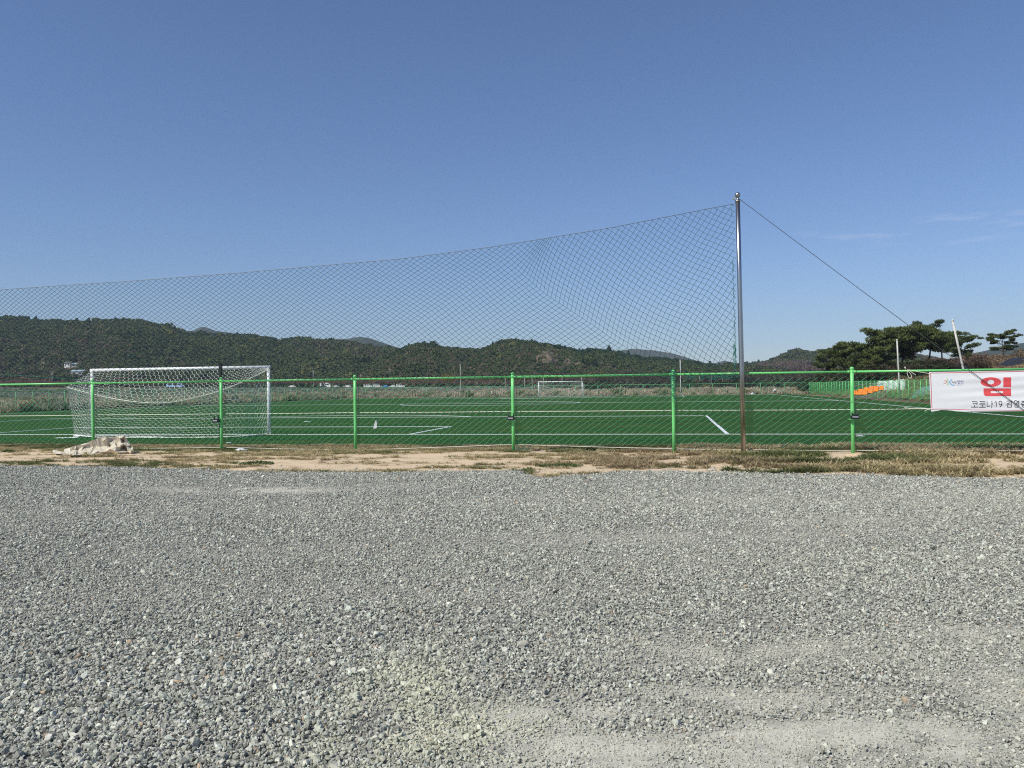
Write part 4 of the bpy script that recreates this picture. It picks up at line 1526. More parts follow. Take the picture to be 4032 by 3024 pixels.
class Ink:
    """flat print built from strokes in the banner's own plane"""
    def __init__(self): self.mb = MB()
    def stroke(self, pts, w, close=False, lift=.003):
        P_ = np.array(pts, float)
        if close: P_ = np.vstack([P_, P_[:1]])
        out = [P_[0]]
        for a, b in zip(P_[:-1], P_[1:]):
            n_ = max(1, int(np.hypot(*(b - a)) / 22))
            out += [a + (b - a) * k / n_ for k in range(1, n_ + 1)]
        P_ = np.array(out)
        T = np.gradient(P_, axis=0)
        if close:
            T[0] = T[-1] = P_[1] - P_[-2]
        T /= np.maximum(np.linalg.norm(T, axis=1, keepdims=True), 1e-6)
        N_ = np.stack([-T[:, 1], T[:, 0]], 1)
        ww = np.broadcast_to(np.asarray(w, float), (len(P_),)) if np.ndim(w) == 0 else np.interp(np.linspace(0, 1, len(P_)), np.linspace(0, 1, len(w)), w)
        A_, B_ = P_ + N_ * ww[:, None] / 2, P_ - N_ * ww[:, None] / 2
        V = [b3(*buz(*p), lift) for p in A_] + [b3(*buz(*p), lift) for p in B_]
        m = len(P_)
        self.mb.add(V, [(k, k + 1, m + k + 1, m + k) for k in range(m - 1)])
        return self
    def rect(self, x0, y0, x1, y1, lift=.003):
        nx, ny = max(2, int((x1 - x0) / 30) + 1), max(2, int((y1 - y0) / 14) + 1)
        P_ = [[b3(*buz(x, y), lift) for x in np.linspace(x0, x1, nx)] for y in np.linspace(y0, y1, ny)]
        self.mb.grid(np.array(P_))
        return self
    def oval(self, cx, cy, rx, ry, w, lift=.003):
        return self.stroke([(cx + rx * math.cos(t), cy + ry * math.sin(t)) for t in np.linspace(0, 2 * PI, 28)[:-1]], w, True, lift)
    def done(self, name, m): return self.mb.build(name, M[m], sheet)


k = Ink()                                                     # border
k.stroke([(487, 322), (1000, 313), (2212, 290)], 11); k.stroke([(487, 322), (500, 660), (512, 990)], 12)
k.stroke([(512, 990), (700, 985), (1300, 1003), (2212, 1010)], 9)
k.done('border', 'pink')
k = Ink()                                                     # first big syllable
t_ = np.linspace(0, 2 * PI, 49)
oo = [b3(*buz(1598 + 190 * math.cos(t), 488 + 88 * math.sin(t)), .003) for t in t_]
mm = [b3(*buz(1598 + 126 * math.cos(t), 488 + 66 * math.sin(t)), .003) for t in t_]
ii = [b3(*buz(1598 + 62 * math.cos(t), 488 + 43 * math.sin(t)), .003) for t in t_]
k.mb.grid(np.array([oo, mm, ii]))
k.rect(1828, 402, 1972, 582)
k.rect(1466, 605, 1972, 655); k.rect(1466, 655.5, 1602, 692); k.rect(1825, 655.5, 1972, 692); k.rect(1520, 692.5, 1972, 746); k.rect(1466, 692.5, 1519.5, 705)
fan = [b3(*buz(1519.5, 705), .003)] + [b3(*buz(1519.5 - 53 * math.cos(t), 705 + 41 * math.sin(t)), .003) for t in np.linspace(0, PI / 2, 9)]
k.mb.add(fan, [(0, i, i + 1) for i in range(1, 9)])
k.done('red_lettering', 'red')
k = Ink()
W_ = 11.5
for s in ([(1250, 851), (1347, 851), (1342, 915)], [(1262, 889), (1342, 885)], [(1297, 915), (1297, 948)], [(1238, 951), (1362, 951)],
          [(1390, 849), (1490, 849), (1490, 878), (1396, 878), (1396, 908), (1497, 908)], [(1442, 910), (1442, 950)], [(1378, 953), (1504, 953)],
          [(1528, 844), (1528, 938), (1588, 929)], [(1617, 834), (1617, 966)], [(1617, 890), (1641, 890)],
          [(1666, 864), (1697, 843), (1697, 952)],
          [(1803, 872), (1799, 918), (1764, 952)],
          ):
    k.stroke(s, W_)
k.oval(1774, 874, 28, 33, W_)
k.done('black_lettering', 'ink')
k = Ink()
for s in ([(1888, 838), (1957, 838), (1947, 868), (1884, 897)], [(1976, 827), (1976, 895)], [(1976, 858), (2001, 858)],
          [(2114, 827), (2114, 895)], [(2086, 850), (2114, 850)], [(2086, 872), (2114, 872)],
          [(2160, 842), (2248, 842)], [(2204, 842), (2196, 860), (2160, 883)], [(2204, 845), (2246, 883)], [(2150, 900), (2262, 900)]):
    k.stroke(s, W_)
k.oval(2054, 859, 27, 29, W_); k.oval(2206, 934, 28, 19, W_)
for x0, x1 in ((1905, 1981), (2043, 2115)):
    k.stroke([(x0, 907), (x1, 907), (x1, 952), (x0, 952)], W_, True)
k.done('black_lettering', 'ink')
k = Ink(); k.stroke([(733, 466), (786, 462), (778, 492), (760, 508), (728, 519)], [6, 16, 15, 11, 5]); k.done('logo_orange', 'ink_orange')
k = Ink(); k.stroke([(798, 415), (806, 470), (806, 548)], [17, 20, 20]); k.done('logo_green', 'ink_green')
k = Ink(); k.stroke([(872, 432), (864, 458), (828, 486)], [14, 17, 9]); k.stroke([(828, 486), (868, 528), (905, 547), (942, 546)], [11, 17, 20, 5]); k.done('logo_blue', 'ink_blue')
k = Ink()
for s in ([(875, 480), (895, 478), (880, 497), (899, 501)], [(904, 485), (915, 487)], [(902, 496), (915, 494)], [(916, 477), (916, 516)], [(934, 476), (942, 478)], [(926, 485), (947, 485)], [(955, 474), (955, 506)], [(955, 490), (966, 491)], [(940, 507), (943, 517), (962, 516)]):
    k.stroke(s, 4)
k.oval(936, 496, 6, 6, 3.5)
k.done('logo_black_script', 'ink')
k = Ink()
for s in ([(986, 457), (998, 459)], [(979, 468), (1004, 467)], [(1016, 454), (1016, 495)], [(1016, 477), (1027, 478)], [(997, 499), (998, 521), (1018, 521), (1019, 498)], [(997, 510), (1018, 510)],
          [(1045, 459), (1057, 461)], [(1037, 471), (1066, 470)], [(1052, 472), (1034, 493)], [(1055, 477), (1067, 491)], [(1070, 478), (1087, 478)], [(1088, 454), (1088, 502)], [(1055, 501), (1057, 519), (1093, 517)]):
    k.stroke(s, 5)
k.oval(991, 482, 8, 8, 4.5)
x0 = 962
for gl in ([[(0, 0), (0, 10)], [(0, 5), (7, 5)], [(7, 0), (7, 10)]], [[(7, 5), (1, 5), (1, 10), (7, 10), (7, 4)]], [[(1, 4), (1, 14)], [(1, 4), (7, 5), (7, 9), (1, 10)]], [[(7, 5), (1, 5), (1, 10), (7, 10)]], [[(1, 0), (1, 10)], [(1, 5), (7, 5), (7, 10)]], [[(1, 7), (7, 7), (6, 4), (1, 5), (1, 10), (7, 10)]], [[(1, 5), (7, 5), (7, 10), (1, 10), (1, 5)]], [[(1, 4), (1, 10)], [(1, 5), (7, 5), (7, 10)]]):
    for s in gl:
        k.stroke([(x0 + p[0] * 1.5, 534 + p[1] * 1.3) for p in s], 2.0)
    x0 += 16
k.done('logo_purple_script', 'ink_purple')
# ties
mb = MB()
def fz(px, py, off): return FP(*fuz(px, py), off)
Z = lambda x, y, off=.05: fz(3560 + x / ZS, 1400 + y / ZS, off)
mb.tube([Z(70, 262), Z(250, 300), Z(458, 335, .08)], .006, 5)
mb.tube([bez([Z(55, 258), Z(45, 330), Z(85, 415), Z(125, 395), Z(110, 340), Z(62, 285), Z(58, 258)], t) for t in np.linspace(0, 1, 40)], .006, 5)
mb.tube([Z(80, 275), Z(150, 325), Z(205, 360)], .006, 5)
for dx in (0, 12):
    mb.tube([Z(8 + dx, 212, .0), Z(6 + dx, 225, .04), Z(10 + dx, 250, .03)], .007, 5)
mb.tube([Z(-5, 965, .03), Z(220, 980, .03), Z(500, 985, .08)], .008, 5)
mb.tube([Z(470, 985, .08), Z(400, 1000, .06), Z(365, 1028, .06)], .006, 5)
mb.build('tie_rope', M['rope'], banner)

# ================================================================== THINGS ON THE VERGE
# crumpled tarpaulin
def tarp():
    from mathutils.geometry import delaunay_2d_cdt
    outline = [(390, 500, .46), (415, 440, .25), (430, 400, .16), (560, 362, .20), (690, 320, .20), (800, 286, .22), (920, 255, .26), (1110, 185, .26), (1240, 125, .24), (1330, 95, .22), (1390, 108, .20), (1490, 128, .06), (1620, 103, .02), (1750, 85, .10), (1800, 92, .20), (1850, 150, .18), (1890, 220, .16), (1960, 300, .12), (2000, 370, .22), (2012, 430, .34), (1935, 478, .44), (1880, 455, .30), (1800, 462, .40), (1650, 470, .50), (1590, 440, .52), (1480, 478, .40), (1250, 500, .46), (1010, 536, .64), (880, 528, .50), (690, 532, .62), (500, 522, .50), (400, 541, .62)]
    inner = [(520, 418, .22), (640, 408, .18), (690, 372, .26), (720, 400, .14), (800, 350, .12), (830, 300, .27), (740, 345, .10), (860, 345, .24), (900, 355, .12), (1060, 325, .10), (1280, 322, .09), (1480, 338, .08), (1530, 298, .30), (1700, 312, .36), (930, 285, .28), (1100, 262, .20), (1330, 205, .24), (1450, 240, .12), (1390, 150, .22), (1180, 300, .12), (1420, 310, .09),
             (700, 450, .46), (820, 430, .40), (960, 468, .52), (1110, 410, .36), (1200, 438, .50), (1330, 395, .34), (1480, 395, .50), (1620, 350, .46), (560, 470, .36), (620, 490, .56), (760, 500, .44), (890, 466, .56), (1000, 490, .58), (1250, 462, .56), (1400, 445, .48), (1080, 355, .30), (1240, 360, .24), (1400, 362, .26),
             (1540, 190, .02), (1600, 240, .12), (1660, 205, -.02), (1700, 150, .22), (1760, 130, .24), (1830, 165, .02), (1730, 255, .26), (1780, 285, .30), (1800, 215, .00), (1850, 255, .16), (1700, 345, .40), (1740, 395, .14), (1800, 360, .02), (1860, 335, .28), (1900, 390, .38), (1850, 430, .16), (1940, 340, .06), (1590, 290, .34), (1630, 300, .18), (1690, 430, .36), (1960, 430, .42)]
    pts = outline + inner
    v2 = [Vector((x, -y)) for x, y, _ in pts]
    ne = len(outline)
    res = delaunay_2d_cdt(v2, [(k, (k + 1) % ne) for k in range(ne)], [], 1, 1e-6)
    rs = random.Random(5)
    Y0 = 21.25
    def pos(x, y, off):
        q = AY(180 + x / 5.82, 1700 + y / 5.82, Y0 - off)
        q[2] = max(q[2], .015)
        return q
    orig = {}
    V = []
    for k, v in enumerate(res[0]):
        src = res[3][k]
        off = pts[src[0]][2] if src else .3
        V.append(pos(v.x, -v.y, off))
    V = np.array(V)
    bm = bmesh.new()
    bv = [bm.verts.new(v) for v in V]
    for f_ in res[2]:
        try: bm.faces.new([bv[k] for k in f_])
        except ValueError: pass
    # back of the heap down to the ground
    bd = [e for e in bm.edges if len(e.link_faces) == 1]
    ex = bmesh.ops.extrude_edge_only(bm, edges=bd)
    for v in [g for g in ex['geom'] if isinstance(g, bmesh.types.BMVert)]:
        v.co.y += .10 if v.co.z > .06 else .02
        v.co.z = .0
    bmesh.ops.subdivide_edges(bm, edges=bm.edges[:], cuts=2, use_grid_fill=True)
    for v in bm.verts:
        if v.co.z > .02:
            n1 = float(fbm(np.array(v.co.x * 1.3), np.array(v.co.z * 2 + v.co.y), .16, 801, 3)) - .5
            v.co += Vector((.03 * n1, -.07 * n1, .03 * n1))
    bmesh.ops.recalc_face_normals(bm, faces=bm.faces[:])
    V = np.array([v.co[:] for v in bm.verts])
    bm.verts.index_update()
    faces = [tuple(v.index for v in f_.verts) for f_ in bm.faces]
    bm.free()
    c = pos(1200, 500, .3)
    t = thing('tarpaulin', 'crumpled beige tarpaulin heaped against the fence', 'tarpaulin', (c[0], c[1], 0))
    mb = MB()
    mb.add(V, faces)
    mb.build('sheet', M['tarp'], t)
    tail = [[(160, 455, .30), (165, 425, .22), (205, 414, .20), (260, 430, .22), (330, 448, .28), (420, 470, .34)],
            [(170, 470, .38), (200, 455, .36), (250, 465, .36), (300, 470, .38), (350, 476, .42), (430, 488, .44)],
            [(180, 480, .44), (230, 500, .46), (275, 508, .48), (330, 502, .48), (390, 498, .50), (440, 505, .50)]]
    mb = MB()
    mb.grid(np.array([[pos(*q) for q in row] for row in tail])[::-1])
    mb.build('flap', M['tarp'], t)


tarp()


def litter(name, label, cat, px, py, w, d, h, m, seed, group=None, z=0.0):
    p = G(px, py)
    mb = MB()
    U_, V_ = np.meshgrid(np.linspace(-1, 1, 14), np.linspace(-1, 1, 9), indexing='ij')
    bump_ = fbm(U_ * 2 + seed * 7, V_ * 2, 1.0, 751 + seed, 3)
    zz_ = h * np.clip(1.15 - U_ ** 2 * .9 - V_ ** 2, 0.02, 1) * (.35 + 1.3 * np.abs(bump_ - .35)) + .008 + z
    edge = 1 + .25 * (lattice_noise(np.arctan2(V_, U_) * 2 + 9, U_ * 0 + seed, 1, 761) - .5)
    mb.grid(np.stack([p[0] + U_ * w / 2 * edge, p[1] + V_ * d / 2 * edge, zz_], -1))
    return tag(mb.build(name, M[m]), label, cat, group)


litter('plastic_sheet', 'scrap of white plastic lying on the verge right of a green post', 'litter', 951, 1779, .36, .22, .10, 'plastic', 1, z=.02)
litter('scrap_or_glint', 'thin white plastic scrap on the turf edge below the goal net', 'litter', 901, 1745, .17, .14, .04, 'plastic', 2)
litter('plastic_strip', 'white plastic strip on the turf behind the post left of the banner', 'litter', 3385, 1718, .26, .20, .03, 'plastic', 3)
litter('broken_slab', 'small pale broken slab at the edge of the gravel', 'slab', 2802, 1853, .17, .17, .07, 'concrete', 4)
litter('paper_scrap', 'tiny white scrap on the far turf edge left of the steel pole', 'litter', 2963, 1553, .55, .9, .5, 'plastic', 5)
u_, z_ = fuz(1480, 1671, -.05)  # added sheet in place of a white windscreen glint
mb = MB()
U_, V_ = np.meshgrid(np.linspace(-1, 1, 7), np.linspace(-1, 1, 12), indexing='ij')
wid_ = .055 * (1 - .55 * (V_ + 1) / 2) * (1.1 - V_ ** 4)
mb.grid(np.array([[FP(u_ + U_[i, j] * wid_[i, j] + .02 * V_[i, j], z_ + V_[i, j] * .115, -.03 + .025 * math.sin(3 * V_[i, j] + 2 * U_[i, j])) for j in range(12)] for i in range(7)]))
tag(mb.build('scrap_or_glint', M['plastic']), 'small white sheet added for a windscreen glint right of the near goal', 'litter')
# sand heap at the foot of the post left of the banner
p = G(3378, 1800)
mb = MB()
U_, V_ = np.meshgrid(np.linspace(-1, 1, 26), np.linspace(-1, 1, 18), indexing='ij')
zz_ = .085 * np.clip(1 - U_ ** 2 - V_ ** 2, -.1, 1) ** 1 * (.75 + .5 * fbm(U_ + 3, V_, .5, 771)) + .012
mb.grid(np.stack([p[0] + U_ * .36, p[1] + V_ * .33, zz_], -1))
M['sand'] = mat('heaped_sand', (0.60, 0.44, 0.28), 0.95, var=.1, vscale=12, bump=.4, bscale=60, spec=.1)
tag(mb.build('sand_heap', M['sand'], smooth=True), 'small heap of pale sand at a green post foot', 'sand heap')


def weed(px, py, w, h, n, seed, label, cols, cat='weed'):
    c = G(px, py)
    c[2] = float(verge_z(c[0], c[1]))
    t = thing('weed_clump', label, cat, c, 'weeds on the verge')
    r = random.Random(seed)
    for key, k in (('leaves', 0), ('stems', 1)):
        mb = MB()
        for i in range(n if k == 0 else n // 4):
            a, rr = r.uniform(0, 6.28), math.sqrt(r.random())
            p0 = c + np.array([math.cos(a) * rr * w / 2, math.sin(a) * rr * w / 3, 0])
            hh = h * (1.1 - rr * .7) * r.uniform(.3, 1)
            p1 = p0 + np.array([r.gauss(0, .03), r.gauss(0, .03), hh])
            s = np.array([r.gauss(0, 1), r.gauss(0, 1), r.gauss(0, .4)])
            s *= (.018 if k == 0 else .004) / np.linalg.norm(s)
            if k == 0:
                mb.add([p1 - s, p1 + np.array([s[1], -s[0], .012]), p1 + s * 1.2, p1 + np.array([-s[1], s[0], -.008])], [(0, 1, 2, 3)])
            else:
                mb.tube([p0, p1], .003, 4)
        mb.build(key, cols[k], t)


M['weed_leaf'] = mat('weed_leaf', (0.06, 0.105, 0.025), 0.7, var=.3, vscale=20, transl=.25)
M['weed_dark'] = mat('dark_weed_leaf', (0.035, 0.055, 0.02), 0.7, var=.3, vscale=20, transl=.2)
M['weed_stem'] = mat('weed_stem', (0.11, 0.10, 0.04), 0.8)
weed(1010, 1834, .75, .09, 420, 1, 'low dark green weeds on bare sand left of centre', (M['weed_leaf'], M['weed_stem']))
weed(2325, 1779, .28, .10, 260, 2, 'rounded dark weed tuft right of the middle post', (M['weed_dark'], M['weed_stem']))
weed(2200, 1842, .95, .05, 420, 3, 'flat green weed strip at the gravel edge in the middle', (M['weed_leaf'], M['weed_stem']))
weed(3690, 1848, 1.0, .06, 460, 4, 'flat green weed patch below the banner', (M['weed_leaf'], M['weed_stem']))
weed(310, 1805, .38, .05, 160, 5, 'small dark weed patch in front of the tarpaulin', (M['weed_dark'], M['weed_stem']))
weed(30, 1783, .3, .08, 160, 6, 'green weed tuft at the left edge by the bottom rope', (M['weed_leaf'], M['weed_stem']))
weed(3100, 1812, .7, .07, 240, 7, 'green weeds right of the steel pole foot', (M['weed_leaf'], M['weed_stem']))
mb = MB()
p0, p1 = G(2280, 1782), G(2330, 1777)
mb.tube([p0 + np.array([0, 0, .03]), (p0 + p1) / 2 + np.array([0, 0, .05]), p1 + np.array([0, 0, .03])], [.012, .02, .012], 6)
tag(mb.build('stick', M['bark']), 'short dark stick beside the rounded weed tuft', 'stick')

# ================================================================== THE SIDE LINES: seats, bales, poles
def tiered_stand():
    """x runs from the front row to the back row, y along a row"""
    C_ = G(3388, 1570)
    ph = math.radians(-28)
    ex, ey = np.array([math.cos(ph), -math.sin(ph), 0]), np.array([math.sin(ph), math.cos(ph), 0])
    T = lambda x, y, z: np.array([C_[0], C_[1], 0]) + ex * x + ey * (y - .2) + np.array([0, 0, z])
    t = thing('seat_stand', 'tiered metal stand with orange plastic seats by the right touchline', 'seat stand', T(1.6, .6, 0))
    for tier in range(4):
        x0 = .25 + tier * .86
        zs = .42 + .15 * tier
        for sy in range(3):
            y0 = sy * .62
            mb = MB()
            prof = [(-.30, .03), (-.28, .0), (.14, -.02), (.20, .02), (.25, .18), (.29, .42), (.25, .44), (.20, .40), (.17, .12), (.11, .035), (-.24, .055)]
            V = [T(x0 + x * (1 if abs(q) < .9 else .97), y0 + q * .285, zs + (z if abs(q) < .9 or z < .2 else z * .88)) for q in (-1, -.8, .8, 1) for x, z in prof]
            m = len(prof)
            f_ = [(r_ * m + k, r_ * m + (k + 1) % m, (r_ + 1) * m + (k + 1) % m, (r_ + 1) * m + k) for r_ in range(3) for k in range(m)]
            f_ += [tuple(range(m - 1, -1, -1)), tuple(3 * m + k for k in range(m))]
            mb.add(V, f_)
            mb.build('seat', M['orange'], t)
        mb = MB()
        mb.tube([T(x0, -.4, zs - .05), T(x0, 1.7, zs - .05)], .025, 6)
        mb.tube([T(x0 - .25, -.4, zs - .22), T(x0 - .25, 1.7, zs - .22)], .02, 6)
        mb.build('seat_beam', M['grey_steel'], t)
        for y in (-.35, 1.65):
            mb = MB()
            mb.tube([T(x0, y, 0), T(x0, y, zs - .03)], .025, 6)
            mb.build('leg', M['grey_steel'], t)
    for y in (-.35, 1.65):
        mb = MB()
        mb.tube([T(-.1, y, .12), T(3.2, y, .12)], .022, 6)
        mb.tube([T(-.1, y, .30), T(3.2, y, .66)], .022, 6)
        mb.build('side_brace', M['grey_steel'], t)
    mb = MB()
    for y in (-.42, 1.72):
        mb.tube([T(.9, y, .4), T(.9, y, 1.25), T(1.7, y, 1.45), T(3.3, y, 1.55), T(3.35, y, .3)], .024, 6)
        mb.tube([T(2.2, y, .6), T(2.2, y, 1.47)], .018, 6)
    mb.tube([T(3.3, -.42, 1.55), T(3.3, 1.72, 1.55)], .024, 6)
    for k in range(5):
        mb.tube([T(3.3, -.3 + k * .46, .6), T(3.3, -.3 + k * .46, 1.54)], .012, 5)
    mb.build('guard_rail', M['grey_steel'], t)


tiered_stand()
# white wrapped bales behind the right fence
for i, (px, w_) in enumerate(((3466, .62), (3488, .66), (3511, .62), (3532, .56), (3552, .58))):
    d2 = ray(px, 1520)[:2]
    o_ = np.array([OX, OY])
    tt = (o_ @ RT + 45.2) / (d2 @ RT)
    c = d2 * tt
    z0_ = float(knoll_z(c[0], c[1]))
    mb = MB()
    V = []
    n_ = 16
    hgt = 1.48 if i != 2 else 1.52
    for r_, (zz_, sc_) in enumerate(((-.25, .9), (.12, 1.0), (.55, 1.03), (hgt - .22, 1.0), (hgt - .06, .86), (hgt, .5), (hgt + .01, 0.02))):
        for k in range(n_):
            an = 2 * PI * k / n_
            cx_ = math.copysign(abs(math.cos(an)) ** .6, math.cos(an))
            sx_ = math.copysign(abs(math.sin(an)) ** .6, math.sin(an))
            jj = 1 + .05 * math.sin(k * 2.3 + r_ * 1.7 + i)
            V.append((c[0] + cx_ * w_ / 2 * sc_ * jj, c[1] + sx_ * .42 * sc_ * jj, z0_ + zz_))
    mb.add(V, [(r_ * n_ + k, r_ * n_ + (k + 1) % n_, (r_ + 1) * n_ + (k + 1) % n_, (r_ + 1) * n_ + k) for r_ in range(6) for k in range(n_)])
    nm = ('leftmost', 'second from left', 'middle', 'fourth from left', 'rightmost')[i]
    tag(mb.build('wrapped_bale', M['wrap'], smooth=True), 'white wrapped bale, %s of the five behind the green fence' % nm, 'bale', 'white bales behind the right fence')
# grey-green sheeting heap
def heap(name, label, cat, c, w, d, h, m, seed, rz=0.0):
    mb = MB()
    U_, V_ = np.meshgrid(np.linspace(-1, 1, 34), np.linspace(-1, 1, 24), indexing='ij')
    q_ = np.clip(1 - np.abs(U_) ** 2.6, 0, 1) ** .6 * np.clip(1 - np.abs(V_) ** 2.6, 0, 1) ** .6
    zz_ = h * q_ * (.85 + .4 * (fbm(U_ * 2 + seed, V_ * 2, .8, 801 + seed, 4) - .4)) - .15
    k_, s_ = math.cos(rz), math.sin(rz)
    x_, y_ = U_ * w / 2, V_ * d / 2
    mb.grid(np.stack([c[0] + x_ * k_ - y_ * s_, c[1] + x_ * s_ + y_ * k_, c[2] + zz_], -1))
    return tag(mb.build(name, M[m], smooth=True), label, cat)


def right_of_fence(px, b):
    d2 = ray(px, 1520)[:2]
    tt = (np.array([OX, OY]) @ RT + b) / (d2 @ RT)
    c = d2 * tt
    return np.array([c[0], c[1], float(knoll_z(c[0], c[1]))])


heap('sheeting_heap', 'grey green sheeting heaped behind the fence beside the banner', 'sheeting', right_of_fence(3655, 43.6), 1.9, 3.6, 1.35, 'grey_sheet', 1)
bm_ = AY(4005, 1437, 112)
heap('covered_mound', 'black sheeting over a mound on the knoll at the right edge', 'mound', np.array([bm_[0] + 1.0, 112, float(knoll_z(bm_[0] + 1, 112))]), 6.0, 4.5, max(1.4, float(AY(4005, 1408, 112)[2] - knoll_z(bm_[0] + 1, 112)) + .3), 'black_sheet', 2)
bm2 = AY(3790, 1440, 118)
heap('covered_heap', 'low black covered heap behind the leaning pole', 'mound', np.array([bm2[0], 118, float(knoll_z(bm2[0], 118))]), 4.6, 3, max(.7, float(AY(3790, 1434, 118)[2] - knoll_z(bm2[0], 118)) + .25), 'black_sheet', 3)


# steel net poles round the pitch
def simple_pole(name, label, base, topp, r0, r1, m, group, cap=True):
    t = thing(name, label, 'pole', base, group)
    mb = MB()
    mb.tube([base + (topp - base) * s for s in (-.02, .33, .66, 1)], [r0, r0 * .66 + r1 * .34, r0 * .34 + r1 * .66, r1], 8)
    mb.build('shaft', M[m], t, smooth=True)
    if cap:
        mb = MB()
        mb.ball(topp + np.array([0, 0, r1 * .4]), r1 * 1.35, 8, 6)
        mb.build('pole_cap', M[m], t, smooth=True)
    return t


c = right_of_fence(3543, 41.2)
simple_pole('net_pole', 'weathered pale pole in front of the pine grove', np.array([c[0], c[1], 0]), AY(3532, 1341, c[1]), .085, .075, 'pale_pole', 'net poles round the pitch')
c = right_of_fence(3806, 41.2)
simple_pole('net_pole', 'pale pole leaning left above the banner', np.array([c[0] + .3, c[1], 0]), AY(3751, 1264, c[1]), .09, .08, 'pale_pole', 'net poles round the pitch')
c = F(AFAR, 0)
for px, yt, lb, m_ in ((2680, 1418, 'thin white pole at the far end right of the far goal', 'white'), (1814, 1435, 'thin grey pole at the far end left of the middle post', 'pale_pole')):
    d2 = ray(px, 1540)[:2]
    tt = (np.array([OX, OY]) @ AX + AFAR + .5) / (d2 @ AX)
    q = d2 * tt
    simple_pole('net_pole', lb, np.array([q[0], q[1], 0]), AY(px - 2, yt, q[1]), .055, .05, m_, 'net poles round the pitch')
ORD = ('first', 'second', 'third', 'fourth', 'fifth', 'sixth')
for k, px in enumerate((1989, 2066, 2095, 2141, 2213, 2290, 2754, 2800, 2846, 2887, 2950)):
    q = AY(px, 1483, 336)
    simple_pole('net_pole', 'thin grey distant pole, %s from the left in the row %s' % (ORD[k if k < 6 else k - 6], 'behind the far goal' if k < 6 else 'beside the steel pole'), np.array([q[0], 336, -.3]), q, .10, .09, 'pale_pole', 'distant row of net poles', False)
mb = MB()
mb.tube([AY(px, 1484.5 + .7 * (k % 2), 336) for k, px in enumerate((1989, 2030, 2066, 2141, 2213, 2290))], .03, 4)
tag(mb.build('overhead_wire', M['cable']), 'thin wire strung along the distant row of poles', 'wire')
for px, yt, yb, lb in ((1233, 1456, 1500, 'grey utility pole with crossarms above the white camper'), (1421, 1473, 1500, 'grey utility pole just right of a green post, behind the cherry row'), (205, 1461, 1490, 'grey utility pole on the left hill foot near the houses'), (1703, 1476, 1500, 'grey utility pole left of the yellow green tree, behind the cherry row')):
    q, b_ = AY(px, yt, 540), AY(px, yb, 540)
    t = simple_pole('utility_pole', lb, np.array([q[0], 540, 0]), q, .16, .12, 'grey_steel', 'utility poles behind the cherry row', False)
    for dz in (.5, 1.4):
        mb = MB()
        mb.box(q + np.array([0, 0, -dz]), (1.7, .1, .1))
        mb.build('crossarm', M['grey_steel'], t)

# dark seats and a brown box at the left touchline
c = G(905, 1586)
t = thing('equipment_bench', 'grey bench with dark seats seen through the near goal net', 'bench', c)
for k, dx in enumerate((-.05, .45)):
    mb = MB()
    mb.box(c + np.array([.55 + dx, 0, .75]), (.32, .1, .35)); mb.box(c + np.array([.55 + dx, -.2, .56]), (.34, .4, .06))
    mb.build('seat', M['dark_plastic'], t)
mb = MB()
mb.box(c + np.array([.45, .0, .45]), (1.5, .5, .08))
for dx in (-.2, 1.1):
    mb.tube([c + np.array([dx, -.2, 0]), c + np.array([dx, -.2, .45])], .035, 6); mb.tube([c + np.array([dx, .2, 0]), c + np.array([dx, .2, .45])], .035, 6)
mb.build('bench_frame', M['grey_steel'], t)
c2 = c + np.array([-.75, -.2, 0])
mb = MB()
mb.box(c2 + np.array([0, 0, .28]), (.7, .5, .56)); mb.box(c2 + np.array([.1, .1, .80]), (.3, .3, .42)); mb.box(c2 + np.array([-.05, 0, .59]), (.78, .56, .05))
tag(mb.build('wooden_crate', M['wood']), 'brown wooden crate left of the grey bench', 'crate')
# white bag on a short post by the far right corner
c = np.append(F(AFAR - 1.0, 35.2)[:2], 0)
q = AY(3052, 1541, c[1])
c = np.array([q[0], c[1], 0])
t = thing('bag_on_stake', 'white bag hung on a short reddish stake near the far corner', 'bag', c)
mb = MB()
mb.ball(c + np.array([0, 0, .68]), .24, 12, 9, (1, .9, .85)); mb.ball(c + np.array([-.22, 0, .5]), .13, 8, 6, (1, .9, 1.3))
mb.build('bag', M['plastic'], t, smooth=True)
for s in (-.12, .12):
    mb = MB()
    mb.tube([c + np.array([s, 0, -.05]), c + np.array([s * .7, 0, .6])], .045, 6)
    mb.build('stake', M['wood'], t)

# ================================================================== TREES
M['needles'] = mat('pine_needles', (0.135, 0.165, 0.052), 0.75, var=.45, vscale=.9, transl=.15, spec=.2)
M['needles_dark'] = mat('dark_pine_needles', (0.100, 0.130, 0.045), 0.75, var=.45, vscale=.9, transl=.15, spec=.2)


def limb(mb, p, d, L_, r, rs, n=6, curl=.25, n_side=6):
    pts, rr = [p], [r]
    d = d / np.linalg.norm(d)
    for k in range(n):
        d = d + np.array([rs.gauss(0, curl), rs.gauss(0, curl), rs.gauss(0, curl * .5)]) * .5
        d /= np.linalg.norm(d)
        pts.append(pts[-1] + d * L_ / n)
        rr.append(max(r * .25, r * (1 - .75 * (k + 1) / n)))
    mb.tube(pts, rr, n_side)
    return pts


